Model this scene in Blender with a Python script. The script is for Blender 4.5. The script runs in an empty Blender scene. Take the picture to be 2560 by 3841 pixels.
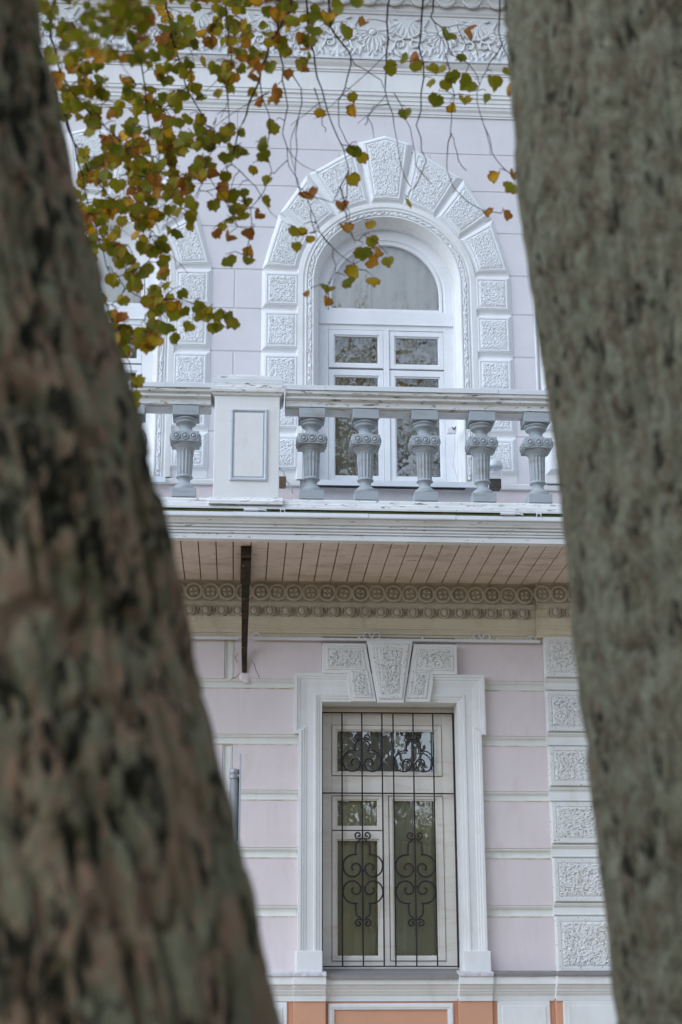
import bpy, math, random
import numpy as np
from mathutils import Vector, Matrix

random.seed(7)
RNG = np.random.default_rng(7)
R = math.radians
SC = bpy.context.scene
COL = SC.collection

# ------------------------------------------------------------------ camera
LENS, PITCH, YAW, ROLL = 56.23, 0.301545, 0.0640635, -0.0025415
CAM = np.array([0.0, -13.0, 1.6])
FW = np.array([math.sin(YAW) * math.cos(PITCH), math.cos(YAW) * math.cos(PITCH), math.sin(PITCH)])
_r = np.array([math.cos(YAW), -math.sin(YAW), 0.0])
_u = np.cross(_r, FW)
RT = _r * math.cos(ROLL) + _u * math.sin(ROLL)
UP = -_r * math.sin(ROLL) + _u * math.cos(ROLL)
cd = bpy.data.cameras.new('camera')
cam = bpy.data.objects.new('camera', cd)
COL.objects.link(cam)
cam.matrix_world = Matrix(((RT[0], UP[0], -FW[0], CAM[0]), (RT[1], UP[1], -FW[1], CAM[1]),
                           (RT[2], UP[2], -FW[2], CAM[2]), (0, 0, 0, 1)))
cd.sensor_fit = 'VERTICAL'
cd.sensor_height = 36.0
cd.lens = LENS
cd.clip_start = 0.05
cd.clip_end = 2000
cd.dof.use_dof = True
cd.dof.focus_distance = 12.8
cd.dof.aperture_fstop = 3.7
SC.camera = cam

# ------------------------------------------------------------------ sky, sun, exposure
SUN_EL, SUN_AZ = R(38), R(243)          # azimuth of the sun, clockwise from +Y (north)
world = bpy.data.worlds.new('World')
SC.world = world
world.use_nodes = True
wn, wl = world.node_tree.nodes, world.node_tree.links
wn.clear()
w_out = wn.new('ShaderNodeOutputWorld')
w_bg = wn.new('ShaderNodeBackground')
w_sky = wn.new('ShaderNodeTexSky')
w_sky.sky_type = 'NISHITA'
w_sky.sun_disc = False
w_sky.sun_elevation = SUN_EL
w_sky.sun_rotation = SUN_AZ
w_sky.air_density = 1.0
w_sky.dust_density = 1.2
w_sky.ozone_density = 1.0
w_hsv = wn.new('ShaderNodeHueSaturation')
w_hsv.inputs['Saturation'].default_value = 0.25
wl.new(w_sky.outputs[0], w_hsv.inputs['Color'])
w_mul = wn.new('ShaderNodeMix')           # even cool cast of the overcast light
w_mul.data_type = 'RGBA'
w_mul.blend_type = 'MULTIPLY'
w_mul.inputs[0].default_value = 1.0
w_mul.inputs[7].default_value = (0.88, 1.0, 1.17, 1)
wl.new(w_hsv.outputs[0], w_mul.inputs[6])
wl.new(w_mul.outputs[2], w_bg.inputs['Color'])
w_bg.inputs['Strength'].default_value = 0.15
wl.new(w_bg.outputs[0], w_out.inputs['Surface'])

sd = bpy.data.lights.new('sun', 'SUN')
sd.energy = 1.45
sd.angle = R(80)
sd.color = (0.79, 0.885, 1.0)
sun = bpy.data.objects.new('sun', sd)
COL.objects.link(sun)
_sv = Vector((math.sin(SUN_AZ) * math.cos(SUN_EL), math.cos(SUN_AZ) * math.cos(SUN_EL), math.sin(SUN_EL)))
sun.rotation_euler = _sv.to_track_quat('Z', 'Y').to_euler()

SC.view_settings.view_transform = 'Standard'
SC.view_settings.look = 'None'
SC.view_settings.gamma = 1.0
SC.view_settings.use_curve_mapping = False
SC.view_settings.exposure = 0.55
SC.render.engine = 'CYCLES'
SC.cycles.use_denoising = True
SC.cycles.max_bounces = 8
SC.cycles.transparent_max_bounces = 12


def at(px, py, d):
    """world point seen at photo pixel (2560 x 3841 frame) at axial depth d"""
    return CAM + d * (FW + RT * (px - 1280.0) / 6000.0 - UP * (py - 1920.5) / 6000.0)


# ------------------------------------------------------------------ noise
_LAT = np.random.default_rng(3).random((256, 256))


def vnoise(x, y):
    xi = np.floor(x).astype(int); yi = np.floor(y).astype(int)
    fx = x - xi; fy = y - yi
    fx = fx * fx * (3 - 2 * fx); fy = fy * fy * (3 - 2 * fy)
    a = _LAT[xi & 255, yi & 255]; b = _LAT[(xi + 1) & 255, yi & 255]
    c = _LAT[xi & 255, (yi + 1) & 255]; d = _LAT[(xi + 1) & 255, (yi + 1) & 255]
    return (a * (1 - fx) + b * fx) * (1 - fy) + (c * (1 - fx) + d * fx) * fy


def fbm(x, y, o=4):
    s = 0; a = 0.5
    for i in range(o):
        s = s + a * vnoise(x * 2 ** i + 17.3 * i, y * 2 ** i + 9.1 * i); a *= 0.5
    return s


def sstep(a, b, x):
    t = np.clip((x - a) / (b - a), 0, 1)
    return t * t * (3 - 2 * t)


# ------------------------------------------------------------------ mesh builder
class MB:
    def __init__(s):
        s.v = []; s.f = []

    def add(s, vs, fs):
        o = len(s.v)
        s.v.extend([tuple(map(float, p)) for p in vs])
        s.f.extend([tuple(o + i for i in f) for f in fs])
        return s

    def box(s, x0, x1, y0, y1, z0, z1):
        return s.add([(x0, y0, z0), (x1, y0, z0), (x1, y1, z0), (x0, y1, z0), (x0, y0, z1), (x1, y0, z1), (x1, y1, z1), (x0, y1, z1)],
                     [(0, 3, 2, 1), (4, 5, 6, 7), (0, 1, 5, 4), (1, 2, 6, 5), (2, 3, 7, 6), (3, 0, 4, 7)])

    def ext_x(s, prof, x0, x1, cap=True):
        """closed profile [(y, z)] extruded along X"""
        n = len(prof)
        vs = [(x0, y, z) for y, z in prof] + [(x1, y, z) for y, z in prof]
        fs = [(i, (i + 1) % n, n + (i + 1) % n, n + i) for i in range(n)]
        if cap:
            fs += [tuple(range(n - 1, -1, -1)), tuple(range(n, 2 * n))]
        return s.add(vs, fs)

    def poly_y(s, poly, y0, y1):
        """polygon [(x, z)] extruded from y0 (back) to y1 (front)"""
        n = len(poly)
        vs = [(x, y0, z) for x, z in poly] + [(x, y1, z) for x, z in poly]
        fs = [(i, (i + 1) % n, n + (i + 1) % n, n + i) for i in range(n)] + [tuple(range(n, 2 * n)), tuple(range(n - 1, -1, -1))]
        return s.add(vs, fs)

    def rings(s, rings, closed=True, cap=True):
        n = len(rings[0]); m = len(rings)
        vs = [p for r in rings for p in r]
        fs = []
        for j in range(m - 1):
            for i in range(n if closed else n - 1):
                a = j * n + i; b = j * n + (i + 1) % n
                fs.append((a, b, b + n, a + n))
        if cap:
            fs += [tuple(range(n - 1, -1, -1)), tuple(range((m - 1) * n, m * n))]
        return s.add(vs, fs)

    def lathe(s, prof, cx, cy, n=20, cap=True):
        return s.rings([[(cx + r * math.cos(2 * math.pi * i / n), cy + r * math.sin(2 * math.pi * i / n), z) for i in range(n)] for r, z in prof], True, cap)

    def tube(s, pts, r, n=5, cap=True):
        P = [np.array(p, float) for p in pts]
        rs = r if hasattr(r, '__len__') else [r] * len(P)
        out = []
        ref = np.array([0.13, -0.9, 0.2])
        for i, p in enumerate(P):
            t = P[min(i + 1, len(P) - 1)] - P[max(i - 1, 0)]
            t = t / (np.linalg.norm(t) + 1e-9)
            a = np.cross(t, ref)
            if np.linalg.norm(a) < 1e-3:
                a = np.cross(t, np.array([1.0, 0, 0]))
            a /= np.linalg.norm(a)
            b = np.cross(t, a)
            out.append([p + rs[i] * (a * math.cos(2 * math.pi * k / n) + b * math.sin(2 * math.pi * k / n)) for k in range(n)])
        return s.rings(out, True, cap)

    def dome(s, c, r, n=10, m=4, axis=(0, -1, 0), flat=1.0):
        """hemisphere boss facing -Y"""
        rings = []
        for j in range(m):
            t = j / m * math.pi / 2
            rings.append([(c[0] + r * math.cos(t) * math.cos(2 * math.pi * i / n), c[1] - r * flat * math.sin(t), c[2] + r * math.cos(t) * math.sin(2 * math.pi * i / n)) for i in range(n)])
        s.rings(rings, True, False)
        k = len(s.v)
        s.v.append((c[0], c[1] - r * flat, c[2]))
        base = k - n
        for i in range(n):
            s.f.append((base + i, base + (i + 1) % n, k))
        return s

    def ring_y(s, c, r0, r1, h, n=16):
        """raised flat ring facing -Y (centre c, inner r0, outer r1, height h)"""
        rm = (r0 + r1) / 2
        rings = []
        for r, y in ((r1, 0), (r1 * .98, h * .7), (rm, h), (r0 * 1.03, h * .7), (r0, 0)):
            rings.append([(c[0] + r * math.cos(2 * math.pi * i / n), c[1] - y, c[2] + r * math.sin(2 * math.pi * i / n)) for i in range(n)])
        return s.rings(rings, True, False)

    def mesh(s, name, smooth=False):
        me = bpy.data.meshes.new(name)
        me.from_pydata(s.v, [], s.f)
        if smooth:
            me.polygons.foreach_set('use_smooth', [True] * len(me.polygons))
        me.update()
        return me

    def build(s, name, mat, parent=None, bevel=0, smooth=False, loc=None):
        return link(name, s.mesh(name, smooth), mat, parent, bevel, loc)


def link(name, me, mat, parent=None, bevel=0, loc=None):
    o = bpy.data.objects.new(name, me)
    COL.objects.link(o)
    if mat is not None and not me.materials:
        me.materials.append(mat)
    if parent is not None:
        o.parent = parent
        o.matrix_parent_inverse = Matrix.Translation(-root_loc(parent))
    if loc is not None:
        o.location = loc
    if bevel:
        b = o.modifiers.new('bevel', 'BEVEL')
        b.width = bevel; b.segments = 2; b.limit_method = 'ANGLE'; b.angle_limit = R(35)
    return o


def root_loc(o):
    return o.location.copy() if o.type == 'EMPTY' else Vector((0, 0, 0))


def thing(name, label, cat, loc=(0, 0, 0), group=None):
    o = bpy.data.objects.new(name, None)
    COL.objects.link(o)
    o.location = loc
    o.empty_display_size = 0.2
    o['label'] = label; o['category'] = cat
    if group:
        o['group'] = group
    return o


# ------------------------------------------------------------------ materials
class NT:
    def __init__(s, name):
        s.m = bpy.data.materials.new(name)
        s.m.use_nodes = True
        s.t = s.m.node_tree
        s.n, s.l = s.t.nodes, s.t.links
        s.n.clear()
        s.out = s.n.new('ShaderNodeOutputMaterial')
        g = s.n.new('ShaderNodeNewGeometry')
        s.pos = g.outputs['Position']

    def node(s, typ, **kw):
        nd = s.n.new(typ)
        for k, v in kw.items():
            setattr(nd, k, v)
        return nd

    def mapping(s, scale):
        mp = s.node('ShaderNodeMapping')
        mp.inputs['Scale'].default_value = scale
        s.l.new(s.pos, mp.inputs['Vector'])
        return mp.outputs[0]

    def noise(s, scale, detail=5, rough=0.6, stretch=None, dist=0.0):
        nz = s.node('ShaderNodeTexNoise')
        nz.inputs['Scale'].default_value = scale
        nz.inputs['Detail'].default_value = detail
        nz.inputs['Roughness'].default_value = rough
        nz.inputs['Distortion'].default_value = dist
        s.l.new(s.mapping(stretch) if stretch else s.pos, nz.inputs['Vector'])
        return nz.outputs['Fac']

    def ramp(s, fac, stops):
        r = s.node('ShaderNodeValToRGB')
        e = r.color_ramp.elements
        while len(e) > 1:
            e.remove(e[-1])
        for i, (p, c) in enumerate(stops):
            el = e[0] if i == 0 else e.new(p)
            el.position = p
            c = (c, c, c) if not hasattr(c, '__len__') else c
            el.color = (*c, 1)
        s.l.new(fac, r.inputs[0])
        return r.outputs[0]

    def mix(s, fac, a, b, mode='MIX'):
        m = s.node('ShaderNodeMix', data_type='RGBA', blend_type=mode)
        for sock, val in ((m.inputs[0], fac), (m.inputs[6], a), (m.inputs[7], b)):
            if isinstance(val, (int, float)):
                sock.default_value = val
            elif isinstance(val, (tuple, list)):
                sock.default_value = (*val, 1)
            else:
                s.l.new(val, sock)
        return m.outputs[2]

    def bump(s, h, strength, dist, prev=None):
        b = s.node('ShaderNodeBump')
        b.inputs['Strength'].default_value = strength
        b.inputs['Distance'].default_value = dist
        s.l.new(h, b.inputs['Height'])
        if prev is not None:
            s.l.new(prev, b.inputs['Normal'])
        return b.outputs[0]

    def finish(s, col, rough=0.7, normal=None, spec=0.3, metal=0.0):
        p = s.node('ShaderNodeBsdfPrincipled')
        for sock, val in (('Base Color', col), ('Roughness', rough)):
            if isinstance(val, (int, float)):
                p.inputs[sock].default_value = val
            elif isinstance(val, (tuple, list)):
                p.inputs[sock].default_value = (*val, 1)
            else:
                s.l.new(val, p.inputs[sock])
        p.inputs['Specular IOR Level'].default_value = spec
        p.inputs['Metallic'].default_value = metal
        if normal is not None:
            s.l.new(normal, p.inputs['Normal'])
        s.l.new(p.outputs[0], s.out.inputs['Surface'])
        return s.m


def plaster(name, base, dirt, amount=0.35, fine=0.25, streak=0.0, speck=None, bumpy=0.25):
    t = NT(name)
    c = t.mix(t.ramp(t.noise(2.2, 6, 0.62), [(0.35, 0.0), (0.75, 1.0)]), base, tuple(b * 0.90 for b in base))
    c = t.mix(t.ramp(t.noise(170, 3, 0.7), [(0.3, 0.0), (0.8, fine)]), c, tuple(b * 0.78 for b in base))
    big = t.ramp(t.noise(5.5, 8, 0.72, (1, 1, 0.45)), [(0.53, 0.0), (0.72, amount)])
    c = t.mix(big, c, dirt)
    if streak:
        st = t.ramp(t.noise(9, 5, 0.6, (1.0, 1, 0.10)), [(0.55, 0.0), (0.75, streak)])
        c = t.mix(st, c, dirt)
    if speck:
        sp = t.ramp(t.noise(speck[0], 2, 0.5), [(speck[1], 0.0), (speck[1] + 0.05, 0.85)])
        c = t.mix(sp, c, speck[2])
    n = t.bump(t.noise(240, 3, 0.7), bumpy, 0.003)
    n = t.bump(t.noise(14, 4, 0.6), 0.25, 0.006, n)
    return t.finish(c, 0.82, n, 0.2)


def paint_wood(name, base, under, peel=0.60, grime=(0.30, 0.25, 0.17), grime_amt=0.4):
    """painted timber or cast work that peels along its length"""
    t = NT(name)
    c = t.mix(t.ramp(t.noise(3.0, 6, 0.6), [(0.35, 0.0), (0.75, 1.0)]), base, tuple(b * 0.88 for b in base))
    g = t.ramp(t.noise(6, 7, 0.72, (0.5, 1, 2.5)), [(0.5, 0.0), (0.75, grime_amt)])
    c = t.mix(g, c, grime)
    pl = t.ramp(t.noise(13, 8, 0.70, (0.75, 2.4, 3.6), 0.6), [(peel, 0.0), (peel + 0.035, 1.0)])
    grain = t.mix(t.noise(60, 4, 0.7, (0.15, 2, 3)), under, tuple(u * 0.4 for u in under))
    c = t.mix(pl, c, grain)
    n = t.bump(pl, -0.6, 0.004)
    n = t.bump(t.noise(40, 5, 0.7, (0.2, 1, 2)), 0.3, 0.004, n)
    return t.finish(c, 0.68, n, 0.3)


M = {}
M['white'] = plaster('white_plaster', (0.80, 0.80, 0.795), (0.48, 0.44, 0.36), 0.28, 0.25, 0.16)
M['white_rough'] = plaster('roughcast_white', (0.80, 0.81, 0.82), (0.58, 0.55, 0.48), 0.2, 0.12, 0.0, (110, 0.69, (0.36, 0.34, 0.30)), 0.6)
M['white_worm'] = plaster('vermiculated_white', (0.77, 0.77, 0.76), (0.55, 0.49, 0.38), 0.35, 0.3, 0.0, (70, 0.645, (0.14, 0.10, 0.06)), 0.5)
M['cream'] = plaster('cream_moulding', (0.765, 0.76, 0.72), (0.52, 0.44, 0.29), 0.40, 0.2, 0.12)
M['pink_low'] = plaster('pink_stucco', (0.765, 0.68, 0.69), (0.58, 0.47, 0.43), 0.42, 0.3, 0.24, None, 0.5)
M['pink_up'] = plaster('pale_pink_stucco', (0.73, 0.705, 0.73), (0.60, 0.55, 0.55), 0.32, 0.25, 0.22, None, 0.35)
M['orange'] = plaster('orange_stucco', (0.65, 0.345, 0.225), (0.52, 0.28, 0.19), 0.3, 0.3, 0.05, None, 0.5)
M['core'] = plaster('joint_mortar', (0.66, 0.64, 0.66), (0.48, 0.44, 0.42), 0.3)
M['frieze'] = plaster('stained_frieze', (0.56, 0.51, 0.43), (0.26, 0.22, 0.165), 0.55, 0.4, 0.25)
M['frieze_low'] = plaster('stained_fascia', (0.68, 0.62, 0.49), (0.36, 0.28, 0.18), 0.5, 0.3, 0.2)
M['soffit'] = paint_wood('soffit_boards', (0.74, 0.635, 0.56), (0.24, 0.13, 0.08), 0.625, (0.40, 0.27, 0.19), 0.85)
M['trim'] = paint_wood('weathered_white_trim', (0.79, 0.80, 0.81), (0.30, 0.24, 0.19), 0.615, (0.42, 0.38, 0.26), 0.32)
M['trim_worn'] = paint_wood('badly_peeling_trim', (0.78, 0.785, 0.785), (0.34, 0.28, 0.23), 0.575, (0.40, 0.36, 0.26), 0.45)
M['flash'] = paint_wood('painted_sheet_metal', (0.74, 0.77, 0.81), (0.30, 0.18, 0.12), 0.71, (0.55, 0.53, 0.48), 0.25)
M['grey'] = paint_wood('grey_baluster_paint', (0.39, 0.425, 0.455), (0.22, 0.17, 0.13), 0.655, (0.22, 0.18, 0.12), 0.75)
M['sash_white'] = paint_wood('white_window_paint', (0.80, 0.81, 0.83), (0.35, 0.25, 0.18), 0.73, (0.60, 0.58, 0.52), 0.2)
M['sash_cream'] = paint_wood('stained_window_paint', (0.77, 0.73, 0.67), (0.36, 0.18, 0.09), 0.715, (0.50, 0.40, 0.26), 0.55)
t = NT('yellowed_dirt')
M['dirt'] = t.finish(t.ramp(t.noise(7, 6, 0.7, (1, 1, 0.3)), [(0.35, (0.70, 0.68, 0.63)), (0.55, (0.50, 0.42, 0.29)), (0.75, (0.28, 0.20, 0.12))]), 0.9, None, 0.1)
M['moss'] = plaster('moss_crust', (0.06, 0.065, 0.015), (0.16, 0.11, 0.05), 0.8, 0.5)
M['sill'] = plaster('grey_sill_metal', (0.27, 0.255, 0.25), (0.17, 0.14, 0.12), 0.5, 0.2, 0.0, None, 0.05)
M['rust'] = plaster('rust_brown', (0.14, 0.06, 0.03), (0.05, 0.03, 0.02), 0.6)
M['curtain'] = plaster('grey_net_curtain', (0.92, 0.88, 0.81), (0.35, 0.34, 0.32), 0.4)
M['curtain_olive_added'] = plaster('added_olive_curtain', (0.66, 0.65, 0.50), (0.46, 0.42, 0.27), 0.5, 0.2, 0.3)  # for the added curtains that lift the dark ground floor panes
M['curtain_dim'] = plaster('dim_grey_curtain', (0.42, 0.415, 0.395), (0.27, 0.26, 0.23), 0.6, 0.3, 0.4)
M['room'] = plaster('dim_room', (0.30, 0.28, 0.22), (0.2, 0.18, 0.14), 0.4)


def simple(name, col, rough=0.5, metal=0.0, spec=0.4, var=0.25, sc=12, bump=0.15):
    t = NT(name)
    c = t.mix(t.ramp(t.noise(sc, 6, 0.65), [(0.3, 0.0), (0.75, 1.0)]), col, tuple(max(0, k * (1 - var)) for k in col))
    n = t.bump(t.noise(sc * 6, 4, 0.6), bump, 0.002)
    return t.finish(c, rough, n, spec, metal)


t = NT('rusted_iron')
c = t.mix(t.ramp(t.noise(18, 6, 0.7), [(0.45, 0.0), (0.7, 1.0)]), (0.022, 0.022, 0.018), (0.085, 0.04, 0.018))
c = t.mix(t.ramp(t.noise(30, 4, 0.7), [(0.63, 0.0), (0.68, 1.0)]), c, (0.32, 0.19, 0.10))
M['iron'] = t.finish(c, 0.8, t.bump(t.noise(60, 5, 0.7), 0.6, 0.006), 0.3)
t = NT('grille_iron')
c = t.mix(t.ramp(t.noise(9, 5, 0.7), [(0.5, 0.0), (0.7, 0.7)]), (0.016, 0.013, 0.014), (0.07, 0.022, 0.018))
M['grille'] = t.finish(c, 0.55, None, 0.4)
M['galv'] = simple('galvanised_steel', (0.33, 0.34, 0.35), 0.5, 0.5, 0.5, 0.35, 9)
M['alu'] = simple('grey_sign_metal', (0.42, 0.44, 0.47), 0.55, 0.2, 0.5, 0.2, 9)
M['white_plastic'] = simple('white_plastic', (0.74, 0.75, 0.77), 0.45, 0, 0.4, 0.12, 20)
M['lamp_brown'] = simple('brown_lamp_casing', (0.23, 0.135, 0.085), 0.6, 0, 0.3, 0.5, 30)
M['lamp_glass'] = simple('frosted_lamp_glass', (0.62, 0.66, 0.70), 0.25, 0, 0.5, 0.2, 15)
M['dark_box'] = simple('dark_lamp_box', (0.10, 0.09, 0.075), 0.6, 0, 0.3, 0.6, 25)

# window glass: mirror-like sheen over clear glass, slightly wavy
t = NT('old_window_glass')
gl = t.node('ShaderNodeBsdfGlossy'); gl.inputs['Roughness'].default_value = 0.015
gl.inputs['Color'].default_value = (1.0, 0.98, 0.95, 1)
tr = t.node('ShaderNodeBsdfTransparent'); tr.inputs['Color'].default_value = (0.95, 0.96, 0.95, 1)
lw = t.node('ShaderNodeFresnel'); lw.inputs['IOR'].default_value = 1.5
nb = t.bump(t.noise(7, 2, 0.5), 0.06, 0.02)
t.l.new(nb, gl.inputs['Normal'])
ad = t.node('ShaderNodeMath', operation='MULTIPLY_ADD')
ad.inputs[1].default_value = 1.0; ad.inputs[2].default_value = 0.11
t.l.new(lw.outputs[0], ad.inputs[0])
mx = t.node('ShaderNodeMixShader')
t.l.new(ad.outputs[0], mx.inputs[0]); t.l.new(tr.outputs[0], mx.inputs[1]); t.l.new(gl.outputs[0], mx.inputs[2])
t.l.new(mx.outputs[0], t.out.inputs['Surface'])
M['glass'] = t.m


def bark(name, light, warm, dark, moss, big, mid, d0, d1, mossamt):
    """broad plates of lichen grey and warm bark, long dark fissures, cushions of moss"""
    t = NT(name)

    def both(a, b, w):
        m = t.node('ShaderNodeMix', data_type='FLOAT')
        m.inputs[0].default_value = w
        t.l.new(a, m.inputs[2]); t.l.new(b, m.inputs[3])
        return m.outputs[0]
    a = both(t.noise(big, 6, 0.62, (1, 1, 0.5), 0.4), t.noise(mid * 1.5, 4, 0.6, (1, 1, 0.45)), 0.35)
    c = t.mix(t.ramp(a, [(0.45, 0.0), (0.55, 1.0)]), warm, light)
    c = t.mix(t.ramp(t.noise(mid * 2.6, 5, 0.65, (1, 1, 0.5)), [(0.42, 0.0), (0.68, 0.7)]), c, tuple(min(1, k * 1.45) for k in light))
    m = both(t.noise(big * 0.7, 5, 0.65, (1, 1, 0.7), 0.4), t.noise(mid, 4, 0.6, (1, 1, 0.5)), 0.3)
    c = t.mix(t.ramp(m, [(0.52, 0.0), (0.60, mossamt)]), c, moss)
    b = both(t.noise(mid, 6, 0.62, (1, 1, 0.36), 0.6), t.noise(big * 0.55, 4, 0.6, (1, 1, 0.5), 0.3), 0.42)
    c = t.mix(t.ramp(b, [(d0, 1.0), (d1, 0.0)]), c, dark)
    c = t.mix(t.ramp(t.noise(120, 4, 0.7, (1, 1, 0.5)), [(0.3, 0.0), (0.8, 0.55)]), c, tuple(k * 0.45 for k in light))
    n = t.bump(t.noise(70, 6, 0.7, (1, 1, 0.4)), 0.9, 0.02)
    return t.finish(c, 0.92, n, 0.1)


M['bark_a'] = bark('mossy_linden_bark', (0.235, 0.225, 0.14), (0.38, 0.22, 0.145), (0.008, 0.008, 0.005), (0.05, 0.054, 0.010), 15, 36, 0.435, 0.49, 0.8)
M['bark_b'] = bark('lichen_linden_bark', (0.265, 0.26, 0.18), (0.175, 0.125, 0.085), (0.026, 0.022, 0.015), (0.12, 0.13, 0.07), 26, 52, 0.395, 0.455, 0.4)
M['twig'] = simple('dark_twig', (0.055, 0.032, 0.024), 0.8, 0, 0.2, 0.5, 40)

# autumn leaf: point attributes rim (0 centre, 1 margin) and hue (0 green .. 1 brown)
t = NT('autumn_linden_leaf')
ar = t.node('ShaderNodeAttribute', attribute_name='rim')
ah = t.node('ShaderNodeAttribute', attribute_name='hue')
base = t.ramp(ah.outputs['Fac'], [(0.0, (0.115, 0.140, 0.008)), (0.35, (0.22, 0.225, 0.009)), (0.6, (0.36, 0.29, 0.010)), (0.8, (0.66, 0.36, 0.010)), (1.0, (0.38, 0.14, 0.030))])
base = t.mix(t.ramp(t.noise(55, 4, 0.6), [(0.4, 0.0), (0.75, 0.6)]), base, (0.23, 0.21, 0.010))
ad = t.node('ShaderNodeMath', operation='ADD')
nz = t.noise(42, 4, 0.7)
t.l.new(ar.outputs['Fac'], ad.inputs[0]); t.l.new(nz, ad.inputs[1])
ad2 = t.node('ShaderNodeMath', operation='MULTIPLY_ADD')
t.l.new(ah.outputs['Fac'], ad2.inputs[0]); ad2.inputs[1].default_value = 0.30; t.l.new(ad.outputs[0], ad2.inputs[2])
rim = t.ramp(ad2.outputs[0], [(0.0, 0.0), (1.0, 1.0)])
rm = t.node('ShaderNodeMapRange'); rm.inputs['From Min'].default_value = 1.27; rm.inputs['From Max'].default_value = 1.52
t.l.new(ad2.outputs[0], rm.inputs['Value'])
colr = t.mix(rm.outputs[0], base, (0.33, 0.105, 0.018))
pr = t.node('ShaderNodeBsdfPrincipled'); pr.inputs['Roughness'].default_value = 0.6
pr.inputs['Specular IOR Level'].default_value = 0.25
t.l.new(colr, pr.inputs['Base Color'])
tl = t.node('ShaderNodeBsdfTranslucent')
t.l.new(colr, tl.inputs['Color'])
mx = t.node('ShaderNodeMixShader'); mx.inputs[0].default_value = 0.45
t.l.new(pr.outputs[0], mx.inputs[1]); t.l.new(tl.outputs[0], mx.inputs[2])
t.l.new(mx.outputs[0], t.out.inputs['Surface'])
M['leaf'] = t.m


def foliage(name, a, b, c):
    t = NT(name)
    col = t.ramp(t.noise(0.9, 5, 0.7), [(0.3, a), (0.5, b), (0.7, c)])
    col = t.mix(t.ramp(t.noise(6, 3, 0.7), [(0.35, 0.0), (0.75, 0.7)]), col, tuple(k * 0.5 for k in b))
    pr = t.node('ShaderNodeBsdfPrincipled'); pr.inputs['Roughness'].default_value = 0.7
    t.l.new(col, pr.inputs['Base Color'])
    tl = t.node('ShaderNodeBsdfTranslucent'); t.l.new(col, tl.inputs['Color'])
    mx = t.node('ShaderNodeMixShader'); mx.inputs[0].default_value = 0.3
    t.l.new(pr.outputs[0], mx.inputs[1]); t.l.new(tl.outputs[0], mx.inputs[2])
    t.l.new(mx.outputs[0], t.out.inputs['Surface'])
    return t.m


M['crown'] = foliage('autumn_crown', (0.17, 0.19, 0.035), (0.40, 0.31, 0.045), (0.62, 0.37, 0.05))
M['grass'] = foliage('leaf_strewn_grass', (0.10, 0.10, 0.03), (0.22, 0.14, 0.045), (0.36, 0.20, 0.05))
M['paving'] = plaster('paving_stone', (0.50, 0.405, 0.29), (0.36, 0.27, 0.17), 0.6)

M['shaded_grey'] = paint_wood('shaded_moulding_grey', (0.56, 0.60, 0.66), (0.3, 0.25, 0.2), 0.72)  # shade on the white pedestal panel moulding, put into its colour

# ------------------------------------------------------------------ ground
g = MB().add([(-300, -300, 0), (300, -300, 0), (300, 300, 0), (-300, 300, 0)], [(0, 1, 2, 3)]).build('ground', M['grass'])
g['kind'] = 'structure'
pv = MB().box(-30, 30, -4.2, -0.12, -0.2, 0.12).build('pavement', M['paving'])
pv['kind'] = 'structure'
kb = MB().box(-30, 30, -4.36, -4.203, -0.2, 0.14).build('kerb', M['core'], None, 0.02)
kb['kind'] = 'structure'

# ================================================================== HOUSE
house = thing('town_house', 'ornate old two storey town house in white and pale pink stucco with balcony', 'house', (0, 0, 0))
XL, XR = -4.2, 5.2
LC, UC, UC2 = 1.23, 1.25, -1.425          # axes of the windows
ZS = 7.79                                   # springing line of the upper arches


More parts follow.
